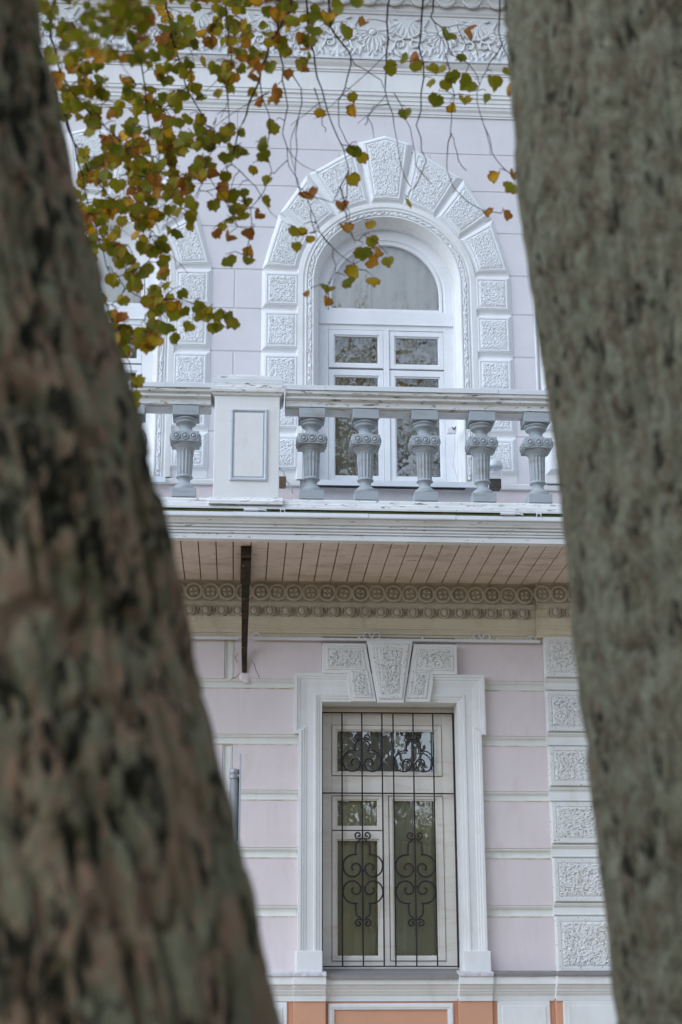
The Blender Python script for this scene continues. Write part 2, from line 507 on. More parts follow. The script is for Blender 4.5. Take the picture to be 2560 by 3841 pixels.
def rough_block(name, bottom, top, y0, proud, cham, margin, amp, seed, mat, parent, n=30, worm=False, k=6):
    """raised block between two edge curves bottom(u), top(u) -> (x, z): cove chamfer, flat margin, rough field"""
    def P(u, v):
        b, tt = bottom(u), top(u)
        return (b[0] * (1 - v) + tt[0] * v, b[1] * (1 - v) + tt[1] * v)
    w = (math.dist(bottom(0), bottom(1)) + math.dist(top(0), top(1))) / 2
    h = (math.dist(bottom(0), top(0)) + math.dist(bottom(1), top(1))) / 2
    mb = MB()

    def ring(ins, y):
        du, dv = ins / w, ins / h
        pts = []
        for i in range(k):
            pts.append((du + (1 - 2 * du) * i / k, dv))
        for i in range(k):
            pts.append((1 - du, dv + (1 - 2 * dv) * i / k))
        for i in range(k):
            pts.append((1 - du - (1 - 2 * du) * i / k, 1 - dv))
        for i in range(k):
            pts.append((du, 1 - dv - (1 - 2 * dv) * i / k))
        return [(P(u, v)[0], y, P(u, v)[1]) for u, v in pts]
    spec = [(0, y0), (0.006, y0 - proud * 0.12), (cham * 0.25, y0 - proud * 0.2), (cham * 0.62, y0 - proud * 0.55), (cham * 0.68, y0 - proud * 0.78),
            (cham * 0.9, y0 - proud * 0.82), (cham * 0.94, y0 - proud), (cham + margin, y0 - proud), (cham + margin + 0.004, y0 - proud + 0.006)]
    mb.rings([ring(a, b) for a, b in spec], True, False)
    ins = cham + margin + 0.004
    du, dv = ins / w, ins / h
    U = np.linspace(du, 1 - du, n + 1); V = np.linspace(dv, 1 - dv, n + 1)
    uu, vv = np.meshgrid(U, V)
    sx = uu * w + seed * 3.17; sz = vv * h + seed * 1.91
    hgt = fbm(sx * (60 if worm else 85), sz * (60 if worm else 85), 3) - 0.45
    if worm:
        rnd = np.random.default_rng(int(seed * 10) + 77).random(sx.shape)
        hh = amp * (fbm(sx * 95, sz * 95, 2) - 0.375) * 1.0 + 0.005 * (rnd - 0.5) - 0.013 * sstep(0.66, 0.80, vnoise(sx * 105 + 3, sz * 105))
    else:
        wn_ = vnoise(sx * 95 + 3, sz * 95)
        rnd = np.random.default_rng(int(seed * 10) + 5).random(sx.shape)
        hh = amp * (fbm(sx * 120, sz * 120, 2) - 0.375) * 1.1 + 0.004 * (rnd - 0.5) - 0.008 * sstep(0.70, 0.85, vnoise(sx * 130 + 3, sz * 130))
    edge = np.minimum(np.minimum(uu - du, 1 - du - uu) * w, np.minimum(vv - dv, 1 - dv - vv) * h)
    hh = (hh + 0.010) * np.clip(edge / 0.02, 0, 1)
    vs, fs = [], []
    for j in range(n + 1):
        for i in range(n + 1):
            p = P(uu[j, i], vv[j, i])
            vs.append((p[0], y0 - proud + 0.006 - hh[j, i], p[1]))
    for j in range(n):
        for i in range(n):
            a = j * (n + 1) + i
            fs.append((a, a + 1, a + n + 2, a + n + 1))
    mb.add(vs, fs)
    return mb.build(name, mat, parent)


def edge(a, b):
    return lambda u: (a[0] + (b[0] - a[0]) * u, a[1] + (b[1] - a[1]) * u)


def rect_block(name, x0, x1, z0, z1, *a, **k):
    return rough_block(name, edge((x0, z0), (x1, z0)), edge((x0, z1), (x1, z1)), *a, **k)


# ---- masonry core with openings
mb = MB()
CY = 0.022
for x0, x1, z0, z1 in [(XL, 0.655, 0, 5.3), (1.80, XR, 0, 5.3), (0.655, 1.80, 0, 1.875), (0.655, 1.80, 4.03, 5.3)]:
    mb.box(x0, x1, CY, 0.42, z0, z1)
for x0, x1 in [(XL, UC2 - 0.66), (UC2 + 0.66, UC - 0.66), (UC + 0.66, XR)]:
    mb.box(x0, x1, 0.0045, 0.42, 5.3, 11.2)
for c in (UC, UC2):
    mb.box(c - 0.66, c + 0.66, 0.0045, 0.42, 5.3, 5.87)
    mb.box(c - 0.66, c + 0.66, 0.0045, 0.42, 8.56, 11.2)
    for sgn in (-1, 1):        # spandrels
        arc = [(c + sgn * 0.662 * math.cos(a), ZS + 0.662 * math.sin(a)) for a in np.linspace(0, math.pi / 2, 13)]
        mb.poly_y(arc + [(c, 8.56), (c + sgn * 0.66, 8.56)], 0.42, CY)
wall = mb.build('wall', M['core'], house)
# side and back walls, roof
mb = MB()
mb.box(XL, XL + 0.4, 0.42, 9, 0, 11.2); mb.box(XR - 0.4, XR, 0.42, 9, 0, 11.2); mb.box(XL, XR, 8.6, 9, 0, 11.2)
mb.box(XL, XR, 0.42, 9, 5.0, 5.25)
mb.build('rear_wall', M['room'], house)
MB().add([(XL - .4, -0.6, 11.75), (XR + .4, -0.6, 11.75), (XR + .4, 9.4, 11.75), (XL - .4, 9.4, 11.75), (XL + 2, 4.4, 13.6), (XR - 2, 4.4, 13.6)],
         [(0, 1, 5, 4), (1, 2, 5), (2, 3, 4, 5), (3, 0, 4), (3, 2, 1, 0)]).build('roof', M['sill'], house)

# ---- ground floor: panels and grooves
GR = [(4.201, 4.120), (3.742, 3.659), (3.291, 3.210), (2.835, 2.753), (2.386, 2.299)]
rows = [(4.201, 4.585)] + [(GR[i + 1][0], GR[i][1]) for i in range(4)] + [(1.87, GR[4][1])]
VJ = (-0.132, -0.052)


def groove_prof(zt, zb, o=0.0):
    h = zt - zb
    pr = [(0.03 + o, zt), (0.0005 + o, zt - 0.001), (0.0005 + o, zt - 0.010), (0.007 + o, zt - 0.012), (0.007 + o, zt - 0.020), (0.014 + o, zt - 0.022)]
    for k in range(7):
        a = math.pi * k / 6
        pr.append((0.014 + o + 0.008 * math.sin(a), zt - 0.024 - (h - 0.036) * (1 - math.cos(a)) / 2))
    pr += [(0.004 + o, zb + 0.010), (0.004 + o, zb + 0.002), (0.03 + o, zb)]
    return pr


for zt, zb in GR:
    xe = 0.52 if zt > 3 else 0.52
    MB().ext_x(groove_prof(zt, zb), XL, 0.52).build('groove_moulding', M['cream'], house)
    MB().ext_x(groove_prof(zt, zb), 1.93, 2.525).build('groove_moulding', M['cream'], house)
for zt, zb in GR:
    for a, b in ((XL, 0.478), (1.982, 2.52)):
        MB().box(a, b, -0.002, 0.01, zb - 0.003, zb + 0.005).build('dirt_line', M['dirt'], house)
for i, (z0, z1) in enumerate(rows):
    xs = [XL, VJ[0], VJ[1], 0.52] if i % 2 == 0 else [XL, -0.86, -0.78, 0.52]
    for x0, x1 in ((xs[0], xs[1]), (xs[2], 0.672 if i == 0 else xs[3]), (1.788 if i == 0 else 1.93, 2.525)):
        MB().box(x0, x1, 0.0, 0.03, z0 + 0.001, z1 - 0.001).build('wall_panel', M['pink_low'], house, 0.003)
    mb = MB()
    for k in range(2):
        mb.box(xs[1] + 0.004 + 0.010 * k, xs[1] + 0.012 + 0.010 * k, 0.004 + 0.006 * k, 0.03, z0 - 0.008, z1 + 0.008)
        mb.box(xs[2] - 0.012 - 0.010 * k, xs[2] - 0.004 - 0.010 * k, 0.004 + 0.006 * k, 0.03, z0 - 0.008, z1 + 0.008)
    mb.box(xs[1] + 0.022, xs[2] - 0.022, 0.013, 0.03, z0 - 0.008, z1 + 0.008)
    mb.build('groove_moulding', M['cream'], house)

# ---- ground floor pilaster
PX0, PX1 = 2.525, 3.12
PZ = [(4.217, 4.575), (3.767, 4.116), (3.322, 3.657), (2.864, 3.205), (2.407, 2.758), (1.873, 2.306)]
pil = MB().box(PX0, PX1, -0.05, 0.03, 1.87, 4.58).build('pilaster', M['white'], house)
for i, (z0, z1) in enumerate(PZ):
    rect_block('rusticated_block', PX0 - 0.004, PX1, z0, z1, -0.048, 0.035, 0.014, 0.026, 0.012, i + 1.5, M['white_worm'], pil, n=64, worm=True, k=2)
for i in range(5):
    zt, zb = PZ[i][0], PZ[i + 1][1]
    MB().ext_x([(p[0] - 0.070, p[1]) for p in groove_prof(zt - 0.004, zb + 0.004)], PX0 - 0.006, PX1).build('groove_moulding', M['cream'], pil)

# ---- entablature under the balcony
def entab(x0, x1, o):
    """stained frieze over a plain fascia and a bed moulding; o pushes it forward"""
    mb = MB()
    mb.ext_x([(0.03, 4.79), (0.03, 5.02), (-0.085 - o, 5.02), (-0.085 - o, 5.0), (-0.078 - o, 4.995), (-0.078 - o, 4.842), (-0.094 - o, 4.836), (-0.094 - o, 4.818), (-0.082 - o, 4.812), (-0.060 - o, 4.79)], x0, x1)
    f = mb.build('frieze', M['frieze'], house)
    mb = MB()
    mb.ext_x([(0.03, 4.562), (0.03, 4.789), (-0.060 - o, 4.789), (-0.050 - o, 4.74), (-0.050 - o, 4.718), (-0.066 - o, 4.714), (-0.066 - o, 4.655), (-0.060 - o, 4.651), (-0.060 - o, 4.640),
              (-0.052 - o, 4.636), (-0.052 - o, 4.626), (-0.040 - o, 4.62), (-0.026 - o, 4.60), (-0.022 - o, 4.585), (-0.010 - o, 4.58), (-0.010 - o, 4.562)], x0, x1)
    mb.build('fascia_moulding', M['frieze_low'], house)
    return f


f1 = entab(XL, 2.46, 0.0)
f2 = entab(2.463, 3.2, 0.065)
mb = MB()                                     # guilloche roundel with a four petal rosette
mb.ring_y((0, 0, 0), 0.052, 0.079, 0.018, 20)
for k in range(4):
    a = math.pi / 4 + k * math.pi / 2
    mb.dome((0.027 * math.cos(a), 0, 0.027 * math.sin(a)), 0.021, 8, 3, flat=0.9)
    b = k * math.pi / 2
    mb.dome((0.034 * math.cos(b), 0, 0.034 * math.sin(b)), 0.009, 6, 2, flat=1.6)
mb.dome((0, 0, 0), 0.010, 8, 3, flat=1.2)
me = mb.mesh('roundel', True)
for k in range(-12, 22):
    x = 0.02 + 0.1385 * k
    if -1.6 < x < 3.1:
        o = 0.065 if x > 2.5 else 0
        if 2.40 < x < 2.50:
            continue
        r = link('roundel', me, M['frieze'], f2 if o else f1, 0, (x, -0.0785 - o - 0.0035 * (k % 2), 4.918))
        r.rotation_euler = (0, random.uniform(-0.2, 0.2), 0)
mb = MB()                                     # egg and dart
mb.rings([[(r * 0.036 * math.cos(a), -y, r * 0.044 * math.sin(a)) for a in np.linspace(0, 2 * math.pi, 14, endpoint=False)] for r, y in ((1.22, 0.0), (1.18, 0.022), (0.98, 0.022), (0.86, 0.004), (0.7, 0.020), (0.35, 0.028), (0.02, 0.030))], True, False)
for s in (-1, 1):
    mb.add([(s * 0.052, 0, 0.045), (s * 0.052, -0.016, 0.040), (s * 0.062, -0.012, -0.038), (s * 0.066, 0, 0.045), (s * 0.046, 0, -0.01)], [(0, 1, 2), (1, 3, 2), (0, 4, 1), (4, 2, 1)])
me = mb.mesh('egg', True)
for k in range(-12, 24):
    x = -0.03 + 0.1325 * k
    if -1.6 < x < 3.1 and not 2.38 < x < 2.52:
        o = 0.065 if x > 2.5 else 0
        link('egg', me, M['frieze'], f2 if o else f1, 0, (x, -0.056 - o, 4.766))

# ---- surround of the ground floor window (crossetted architrave)
ZB, ZT, X0, X1 = 2.038, 4.012, 0.672, 1.786
prof = [(0.0, 0.20, 0), (0.0, -0.030, 0), (0.022, -0.032, 0), (0.024, -0.040, 0), (0.042, -0.041, 0), (0.045, -0.050, 0), (0.062, -0.051, 0), (0.068, -0.043, 0),
        (0.122, -0.043, 0), (0.128, -0.052, 1), (0.144, -0.053, 1), (0.148, -0.062, 1), (0.164, -0.062, 1), (0.168, -0.072, 1), (0.19, -0.072, 1), (0.19, 0.01, 1)]
rings = []
for o, y, e in prof:
    k = 0.037 * e
    xa, xb, zt = X0 - o, X1 + o, ZT + o + k
    ze = 3.744 + (0.19 - o)
    rings.append([(xa, y, ZB), (xa, y, ze), (xa - k, y, ze), (xa - k, y, zt), (xb + k, y, zt), (xb + k, y, ze), (xb, y, ze), (xb, y, ZB)])
arch = MB().rings(rings, False, False).build('window_surround', M['white'], house)
for xa, xb in ((0.468, 0.676), (1.782, 2.0)):
    MB().box(xa, xb, -0.082, 0.19, 1.872, ZB).build('surround_plinth', M['white'], arch, 0.006)
# keystones above
mb = MB()
for s in (-1, 1):
    P = [(LC + s * 0.557, 4.49), (LC + s * 0.20, 4.49), (LC + s * 0.115, 4.006), (LC + s * 0.325, 4.006), (LC + s * 0.355, 4.16), (LC + s * 0.355, 4.236), (LC + s * 0.557, 4.236)]
    st = MB().poly_y(P, 0.01, -0.085).build('keystone_flank', M['white'], arch, 0.004)
    e1 = edge((LC + s * 0.53, 4.262), (LC + s * 0.19, 4.262)); e2 = edge((LC + s * 0.53, 4.468), (LC + s * 0.222, 4.468))
    rough_block('rough_face', e1, e2, -0.083, 0.012, 0.010, 0.012, 0.010, 11 + s, M['white_worm'], st, n=50, worm=True, k=2)
    e1 = edge((LC + s * 0.300, 4.03), (LC + s * 0.138, 4.03)); e2 = edge((LC + s * 0.335, 4.272), (LC + s * 0.182, 4.272))
    rough_block('rough_face', e1, e2, -0.084, 0.012, 0.010, 0.012, 0.010, 15 + s, M['white_worm'], st, n=44, worm=True, k=2)
ks = MB().poly_y([(LC - 0.19, 4.512), (LC + 0.19, 4.512), (LC + 0.108, 3.994), (LC - 0.108, 3.994)], 0.01, -0.105).build('keystone', M['white'], arch, 0.004)
rough_block('rough_face', edge((LC - 0.098, 4.015), (LC + 0.098, 4.015)), edge((LC - 0.172, 4.49), (LC + 0.172, 4.49)), -0.103, 0.018, 0.016, 0.026, 0.010, 19, M['white_worm'], ks, n=56, worm=True, k=2)

# ---- ground floor window
WY = 0.20
mb = MB()
for b in [(0.60, 0.765, 1.86, 4.02), (1.682, 1.86, 1.86, 4.02), (0.765, 1.682, 3.862, 4.02), (0.765, 1.682, 3.278, 3.438), (0.765, 1.682, 1.86, 1.966), (1.186, 1.232, 1.966, 3.278)]:
    mb.box(b[0], b[1], WY + 0.012, WY + 0.09, b[2], b[3])
lwin = mb.build('window', M['sash_cream'], house, 0.004)
lwin['label'] = 'ground floor window with stained cream frame'
MB().box(0.66, 1.80, 0.02, WY + 0.012, 4.018, 4.06).build('lintel_soffit', M['cream'], lwin)
# rust coloured gap behind the sashes
gap = MB()
for b in [(0.74, 0.80, 1.95, 3.88), (1.64, 1.70, 1.95, 3.88), (0.80, 1.64, 3.83, 3.88), (0.80, 1.64, 3.42, 3.46), (0.80, 1.64, 3.255, 3.30), (0.80, 1.64, 1.95, 1.99), (1.15, 1.262, 1.99, 3.255), (0.80, 1.16, 2.93, 3.01)]:
    gap.box(b[0], b[1], WY + 0.03, WY + 0.06, b[2], b[3])
gap.build('rebate', M['rust'], lwin)


def sash(x0, x1, z0, z1, px0, px1, pz0, pz1, parent, mat, y=WY, pane_name='pane'):
    mb = MB()
    f = 0.012
    for a, b, c, d in [(x0, px0, z0, z1), (px1, x1, z0, z1), (px0, px1, pz1, z1), (px0, px1, z0, pz0)]:
        mb.box(a, b, y, y + 0.045, c, d)
    for a, b, c, d in [(px0, px0 + f, pz0, pz1), (px1 - f, px1, pz0, pz1), (px0 + f, px1 - f, pz1 - f, pz1), (px0 + f, px1 - f, pz0, pz0 + f)]:
        mb.box(a, b, y + 0.012, y + 0.04, c, d)
    s = mb.build('sash', mat, parent, 0.002)
    MB().box(px0 + 0.004, px1 - 0.004, y + 0.026, y + 0.029, pz0 + 0.004, pz1 - 0.004).build(pane_name, M['glass'], parent)
    return s


sash(0.769, 1.678, 3.443, 3.857, 0.800, 1.640, 3.466, 3.822, lwin, M['sash_cream'])
sash(0.769, 1.181, 2.999, 3.272, 0.800, 1.150, 3.022, 3.250, lwin, M['sash_cream'])
sash(0.769, 1.181, 1.971, 2.990, 0.800, 1.150, 1.998, 2.925, lwin, M['sash_cream'])
sash(1.238, 1.678, 1.971, 3.272, 1.262, 1.632, 1.998, 3.250, lwin, M['sash_cream'])
# sloping sheet metal sill
MB().ext_x([(0.235, 1.915), (0.195, 1.905), (-0.105, 1.852), (-0.108, 1.826), (-0.100, 1.826), (-0.096, 1.843), (0.235, 1.87)], 0.655, 1.812).build('sill', M['sill'], lwin)
# dim room; curtains added, the olive pair to brighten the panes
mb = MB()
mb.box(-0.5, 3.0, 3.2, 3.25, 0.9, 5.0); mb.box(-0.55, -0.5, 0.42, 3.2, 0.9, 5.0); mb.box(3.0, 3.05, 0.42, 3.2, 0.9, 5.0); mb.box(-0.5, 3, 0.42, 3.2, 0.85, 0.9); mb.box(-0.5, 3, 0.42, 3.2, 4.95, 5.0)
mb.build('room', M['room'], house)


def curtain(x0, x1, z0, z1, y, mat, parent, waves=16, amp=0.02):
    n = waves * 6
    rows_ = []
    for j in range(5):
        z = z0 + (z1 - z0) * j / 4
        rows_.append([(x0 + (x1 - x0) * i / n, y + amp * math.sin(i * 2 * math.pi / 6 + 0.6 * math.sin(i * 0.3) + j * 0.15) * (0.7 + 0.3 * math.sin(i * .7)), z) for i in range(n + 1)])
    return MB().rings(rows_, False, False).build('curtain', mat, parent, 0, True)


curtain(0.62, 1.20, 1.86, 3.28, WY + 0.07, M['curtain_olive_added'], lwin, 9, 0.010)  # added behind the glass so the panes look less dark
curtain(1.22, 1.84, 1.86, 3.28, WY + 0.07, M['curtain_olive_added'], lwin, 8, 0.01)
curtain(0.62, 1.84, 3.30, 3.98, WY + 0.09, M['curtain_dim'], lwin, 14, 0.01)  # added behind the top light to weaken the contrast of its reflections

# ---- plinth: ledge, cornice, orange dado, panels
SEG = [(XL, 0.20, 0.0), (0.20, 0.448, 0.03), (0.448, 0.702, 0.055), (0.702, 1.74, 0.0), (1.74, 2.005, 0.055), (2.005, 2.50, 0.025), (2.50, 3.3, 0.085)]
for i, (x0, x1, o) in enumerate(SEG):
    e = -0.0007 if i % 2 else 0.0
    mb = MB().ext_x([(0.03, 1.66), (0.03, 1.845), (-0.085 - o, 1.845), (-0.085 - o, 1.785), (-0.062 - o, 1.782), (-0.058 - o, 1.765), (-0.042 - o, 1.745), (-0.040 - o, 1.732), (-0.030 - o, 1.730), (-0.026 - o, 1.715), (-0.012 - o, 1.70), (-0.012 - o, 1.66)], x0 + e, x1 - e)
    mb.build('plinth_cornice', M['white'], house, 0.002)
    if not (0.70 < x0 < 1.7):
        zz = 1.846
        n = 8
        prof2 = []
        mb = MB()
        vs = []
        for k in range(n + 1):
            x = x0 + e + (x1 - x0 - 2 * e) * k / n
            j = random.uniform(-0.006, 0.006); j2 = random.uniform(-0.005, 0.004)
            vs.append([(x, 0.03, zz), (x, -0.100 - o + j, zz), (x, -0.102 - o + j, 1.868 + j2), (x, -0.075 - o, 1.878 + j2), (x, 0.03, 1.892)])
        mb.rings(vs, True, True)
        mb.build('plinth_ledge', M['sill'] if i > 4 else M['core'], house)
    MB().box(x0, x1, 0.012 - o - 0.012, 0.02, 0.12, 1.68).build('dado', M['orange'], house, 0.004)


def frame_panel(x0, x1, z0, z1, y, fill):
    if fill:
        p = MB().box(x0, x1, y - 0.016, y + 0.01, z0, z1).build('dado_panel', M['white'], house, 0.008)
        MB().box(x0 + 0.035, x1 - 0.035, y - 0.021, y, z0 + 0.035, z1 - 0.035).build('panel_field', M['white'], p, 0.004)
    else:
        mb = MB()
        for k, (w, d) in enumerate(((0.046, 0.014), (0.030, 0.022))):
            for a, b, c, dd in [(x0 + 0.008 * k, x0 + w, z0, z1 - 0.008 * k), (x1 - w, x1 - 0.008 * k, z0, z1 - 0.008 * k), (x0 + w, x1 - w, z1 - w, z1 - 0.008 * k)]:
                mb.box(a, b, y - d, y + 0.01, c, dd)
        mb.build('panel_moulding', M['white'], house)


frame_panel(0.724, 1.702, 0.75, 1.645, 0.0, False)
frame_panel(2.045, 2.462, 0.75, 1.660, -0.025, True)
frame_panel(2.553, 3.25, 0.75, 1.660, -0.085, True)
frame_panel(-0.40, 0.160, 0.75, 1.655, 0.0, True)
frame_panel(0.235, 0.405, 0.75, 1.655, -0.03, True)

# ---- upper storey: ashlar panels
JZ = [5.90, 6.36, 6.74, 7.11, 7.52, 7.90, 8.32, 8.74, 9.12, 9.55]
for i in range(len(JZ) - 1):
    z0, z1 = JZ[i] + 0.008, JZ[i + 1] - 0.008

    def half(c):
        if z1 <= 7.95:
            return 1.10
        h = z1 - ZS
        return math.sqrt(1.10 ** 2 - h * h) if h < 1.09 else 0.0
    cuts = [XL]
    for c in (UC2, UC):
        h = half(c)
        cuts += [c - h, c + h] if h > 0.02 else []
    cuts += [2.566]
    spans = [(cuts[k], cuts[k + 1]) for k in range(0, len(cuts), 2)]
    for a, b in spans:
        mids = []
        if a < -0.105 < b and i % 2 == 0:
            mids = [-0.105]
        elif i % 2 == 1 and b - a > 2:
            mids = [m for m in (UC - 0.42, UC + 0.42, UC2 + 0.5) if a < m < b]
        pts = [a] + sorted(mids) + [b]
        for k in range(len(pts) - 1):
            MB().box(pts[k] + (0.006 if k else 0), pts[k + 1] - (0.006 if k < len(pts) - 2 else 0), 0.0, 0.03, z0, z1).build('wall_panel', M['pink_up'], house, 0.004)
MB().box(XL, UC - 0.76, 0.0, 0.03, 5.26, 5.868).build('wall_panel', M['pink_low'], house, 0.004)
MB().box(UC - 0.757, UC + 0.757, 0.006, 0.03, 5.26, 5.866).build('wall_panel', M['pink_low'], house, 0.004)
MB().box(UC + 0.76, XR, 0.0, 0.03, 5.26, 5.868).build('wall_panel', M['pink_low'], house, 0.004)
for a, b in ((XL, UC - 0.768), (UC + 0.768, XR)):
    MB().ext_x([(0.03, 5.872), (-0.02, 5.872), (-0.026, 5.878), (-0.03, 5.912), (-0.018, 5.922), (0.03, 5.924)], a, b).build('string_course', M['white'], house)


def upper_window(cx, key):
    IN = 0.655
    # flat margin ring behind the voussoirs, and ornamented archivolt
    win = None
    prof = [(1.112, 0.03), (1.112, -0.004), (0.806, -0.004), (0.796, -0.030), (0.752, -0.034), (0.742, -0.024), (0.732, -0.022), (0.726, -0.034), (0.718, -0.034), (0.714, -0.020),
            (0.672, -0.020), (0.666, -0.032), (0.656, -0.032), (0.650, -0.018), (0.612, 0.075), (0.606, 0.075), (0.606, 0.13)]
    rings = []
    for r, y in prof:
        ring = [(cx + r, y, 5.93), (cx + r, y, 6.6), (cx + r, y, 7.2)]
        ring += [(cx + r * math.cos(a), y, ZS + r * math.sin(a)) for a in np.linspace(0, math.pi, 41)]
        ring += [(cx - r, y, 7.2), (cx - r, y, 6.6), (cx - r, y, 5.93)]
        rings.append(ring)
    surround = MB().rings(rings, False, False).build('window_surround', M['white'], house)
    # carved foliage band in the channel of the archivolt
    n_arc, n_j = 150, 120
    path = [(0.693, -1, s) for s in np.linspace(0, 1, n_j)]
    pts = []
    for s in np.linspace(0, 1, n_j):
        pts.append((1, 0, 5.95 + (ZS - 5.95) * s, 0))
    mb = MB()
    rows_ = []
    L = 0
    prev = None
    for kk in range(n_j * 2 + n_arc):
        if kk < n_j:
            s = kk / n_j; d = (1.0, 0.0); base = (cx, 5.95 + (ZS - 5.95) * s)
        elif kk < n_j + n_arc:
            a = math.pi * (kk - n_j) / (n_arc - 1); d = (math.cos(a), math.sin(a)); base = (cx, ZS)
        else:
            s = 1 - (kk - n_j - n_arc) / (n_j - 1); d = (-1.0, 0.0); base = (cx, 5.95 + (ZS - 5.95) * s)
        row = []
        mid = (base[0] + 0.693 * d[0], base[1] + 0.693 * d[1])
        if prev:
            L += math.dist(prev, mid)
        prev = mid
        for q in range(9):
            r = 0.673 + 0.040 * q / 8
            hgt = float(fbm(np.array([L * 60 + key * 31.0]), np.array([q * 0.55]), 2)[0])
            wave = 0.5 + 0.5 * math.sin(L * 2 * math.pi / 0.058 + (q - 4) * 0.9)
            hh = 0.004 + 0.030 * max(0, hgt * 1.25 - 0.25) + 0.010 * wave
            if q in (0, 8):
                hh = -0.004
            row.append((base[0] + r * d[0], -0.016 - hh, base[1] + r * d[1]))
        rows_.append(row)
    mb.rings(rows_, False, False)
    mb.build('carved_band', M['white_rough'], surround)
    # stepped blocks beside the opening
    hz = [5.99, 6.36, 6.74, 7.11, 7.52, 7.90]
    for s in (-1, 1):
        for i in range(5):
            xa, xb = sorted((cx + s * 0.765, cx + s * 1.118))
            rect_block('quoin_block', xa, xb, hz[i] + 0.006, hz[i + 1] - 0.006, -0.003, 0.030, 0.044, 0.006, 0.013, key * 20 + i + (5 if s > 0 else 0), M['white_rough'], surround, n=46, k=2)
    # voussoirs
    J = [0, 10.5, 33.5, 55, 84]
    OUT = {0: 1.50, 10.5: 1.40, 33.5: 1.29, 55: 1.18, 84: 1.135}
    vs = [(-10.5, 10.5, 1.44, 1.44)]
    for a, b in ((10.5, 33.5), (33.5, 55)):
        vs += [(a, b, OUT[a], OUT[b]), (-b, -a, OUT[b], OUT[a])]
    for n_, (a, b, ra, rb) in enumerate(vs):
        g = 0.35
        a2, b2 = R(a + g), R(b - g)
        bot = lambda u, a2=a2, b2=b2: (cx + 0.80 * math.sin(a2 + (b2 - a2) * u), ZS + 0.80 * math.cos(a2 + (b2 - a2) * u))
        pa = (cx + ra * math.sin(a2), ZS + ra * math.cos(a2)); pb = (cx + rb * math.sin(b2), ZS + rb * math.cos(b2))
        if n_ == 0:
            top = lambda u, pa=pa, pb=pb: (pa[0] + (pb[0] - pa[0]) * u, pa[1] + (pb[1] - pa[1]) * u + 0.085 * (1 - abs(2 * u - 1)))
            rough_block('keystone', bot, top, -0.003, 0.040, 0.044, 0.006, 0.013, key * 9 + n_, M['white_rough'], surround, n=60, k=8)
        else:
            rough_block('voussoir', bot, edge(pa, pb), -0.003, 0.028, 0.042, 0.006, 0.013, key * 9 + n_ + 0.5, M['white_rough'], surround, n=60, k=8)
    for s in (-1, 1):
        a2, b2 = R(55.35), R(82.0)
        bot = lambda u: (cx + s * 0.80 * math.sin(a2 + (b2 - a2) * u), ZS + 0.80 * math.cos(a2 + (b2 - a2) * u))
        pa = (cx + s * 1.18 * math.sin(a2), ZS + 1.18 * math.cos(a2)); pb = (cx + s * 1.118, 7.908)
        rough_block('voussoir', bot, edge(pa, pb), -0.003, 0.028, 0.042, 0.006, 0.013, key * 9 + 7 + s, M['white_rough'], surround, n=60, k=8)
    # ---------------- joinery
    Y = 0.13
    mb = MB()
    ro, ri = 0.66, 0.515
    zc = ZS - 0.03
    # arched head of the frame
    rings = []
    for r, y in ((ro, Y + 0.07), (ro, Y), (0.535, Y), (0.530, Y + 0.01), (0.517, Y + 0.012), (0.513, Y + 0.05)):
        rings.append([(cx + r, y, 7.46)] + [(cx + r * math.cos(a), y, (ZS if r > 0.6 else zc) + r * math.sin(a)) for a in np.linspace(0, math.pi, 37)] + [(cx - r, y, 7.46)])
    mb.rings(rings, False, False)
    for a, b, c, d in [(cx - 0.66, cx - 0.515, 5.93, 7.46), (cx + 0.515, cx + 0.66, 5.93, 7.46), (cx - 0.515, cx + 0.515, 7.40, 7.46), (cx - 0.515, cx + 0.515, 5.93, 5.975)]:
        mb.box(a, b, Y, Y + 0.07, c, d)
    mb.box(cx - 0.60, cx + 0.60, Y - 0.004, Y + 0.066, 7.463, 7.585)
    mb.box(cx - 0.60, cx + 0.60, Y - 0.016, Y, 7.448, 7.463)
    mb.box(cx - 0.026, cx + 0.026, Y - 0.006, Y + 0.06, 5.976, 7.398)
    win = mb.build('window', M['sash_white'], house, 0.003)
    win['label'] = 'arched white window with two casements and a round fanlight'
    # fanlight bead and pane
    rb = []
    for r, y in ((0.512, Y + 0.05), (0.512, Y + 0.004), (0.490, Y + 0.006), (0.484, Y + 0.03)):
        rb.append([(cx + r, y, 7.588 + (0.512 - r))] + [(cx + r * math.cos(a), y, zc + r * math.sin(a)) for a in np.linspace(0, math.pi, 37)] + [(cx - r, y, 7.588 + (0.512 - r)), (cx + r, y, 7.588 + (0.512 - r))])
    MB().rings(rb, False, False).build('fanlight_bead', M['sash_white'], win)
    pts = [(cx + 0.486 * math.cos(a), zc + 0.486 * math.sin(a)) for a in np.linspace(0, math.pi, 37)] + [(cx - 0.486, 7.60), (cx + 0.486, 7.60)]
    MB().poly_y(pts, Y + 0.034, Y + 0.031).build('pane', M['glass'], win)
    for s in (-1, 1):
        xa, xb = (cx - 0.513, cx - 0.028) if s < 0 else (cx + 0.028, cx + 0.513)
        yy = Y - 0.004 if s < 0 else Y + 0.004
        sash(xa, xb, 7.035, 7.396, xa + 0.045, xb - 0.036 if s < 0 else xb - 0.035, 7.072, 7.350, win, M['sash_white'], yy)
        sash(xa, xb, 5.978, 7.020, xa + 0.045, xb - 0.036 if s < 0 else xb - 0.035, 6.02, 6.965, win, M['sash_white'], Y + 0.006)
    MB().ext_x([(Y + 0.03, 5.935), (Y, 5.932), (-0.075, 5.915), (-0.078, 5.868), (-0.066, 5.868), (-0.06, 5.90), (Y + 0.03, 5.90)], cx - 0.70, cx + 0.765).build('sill', M['flash'], win)
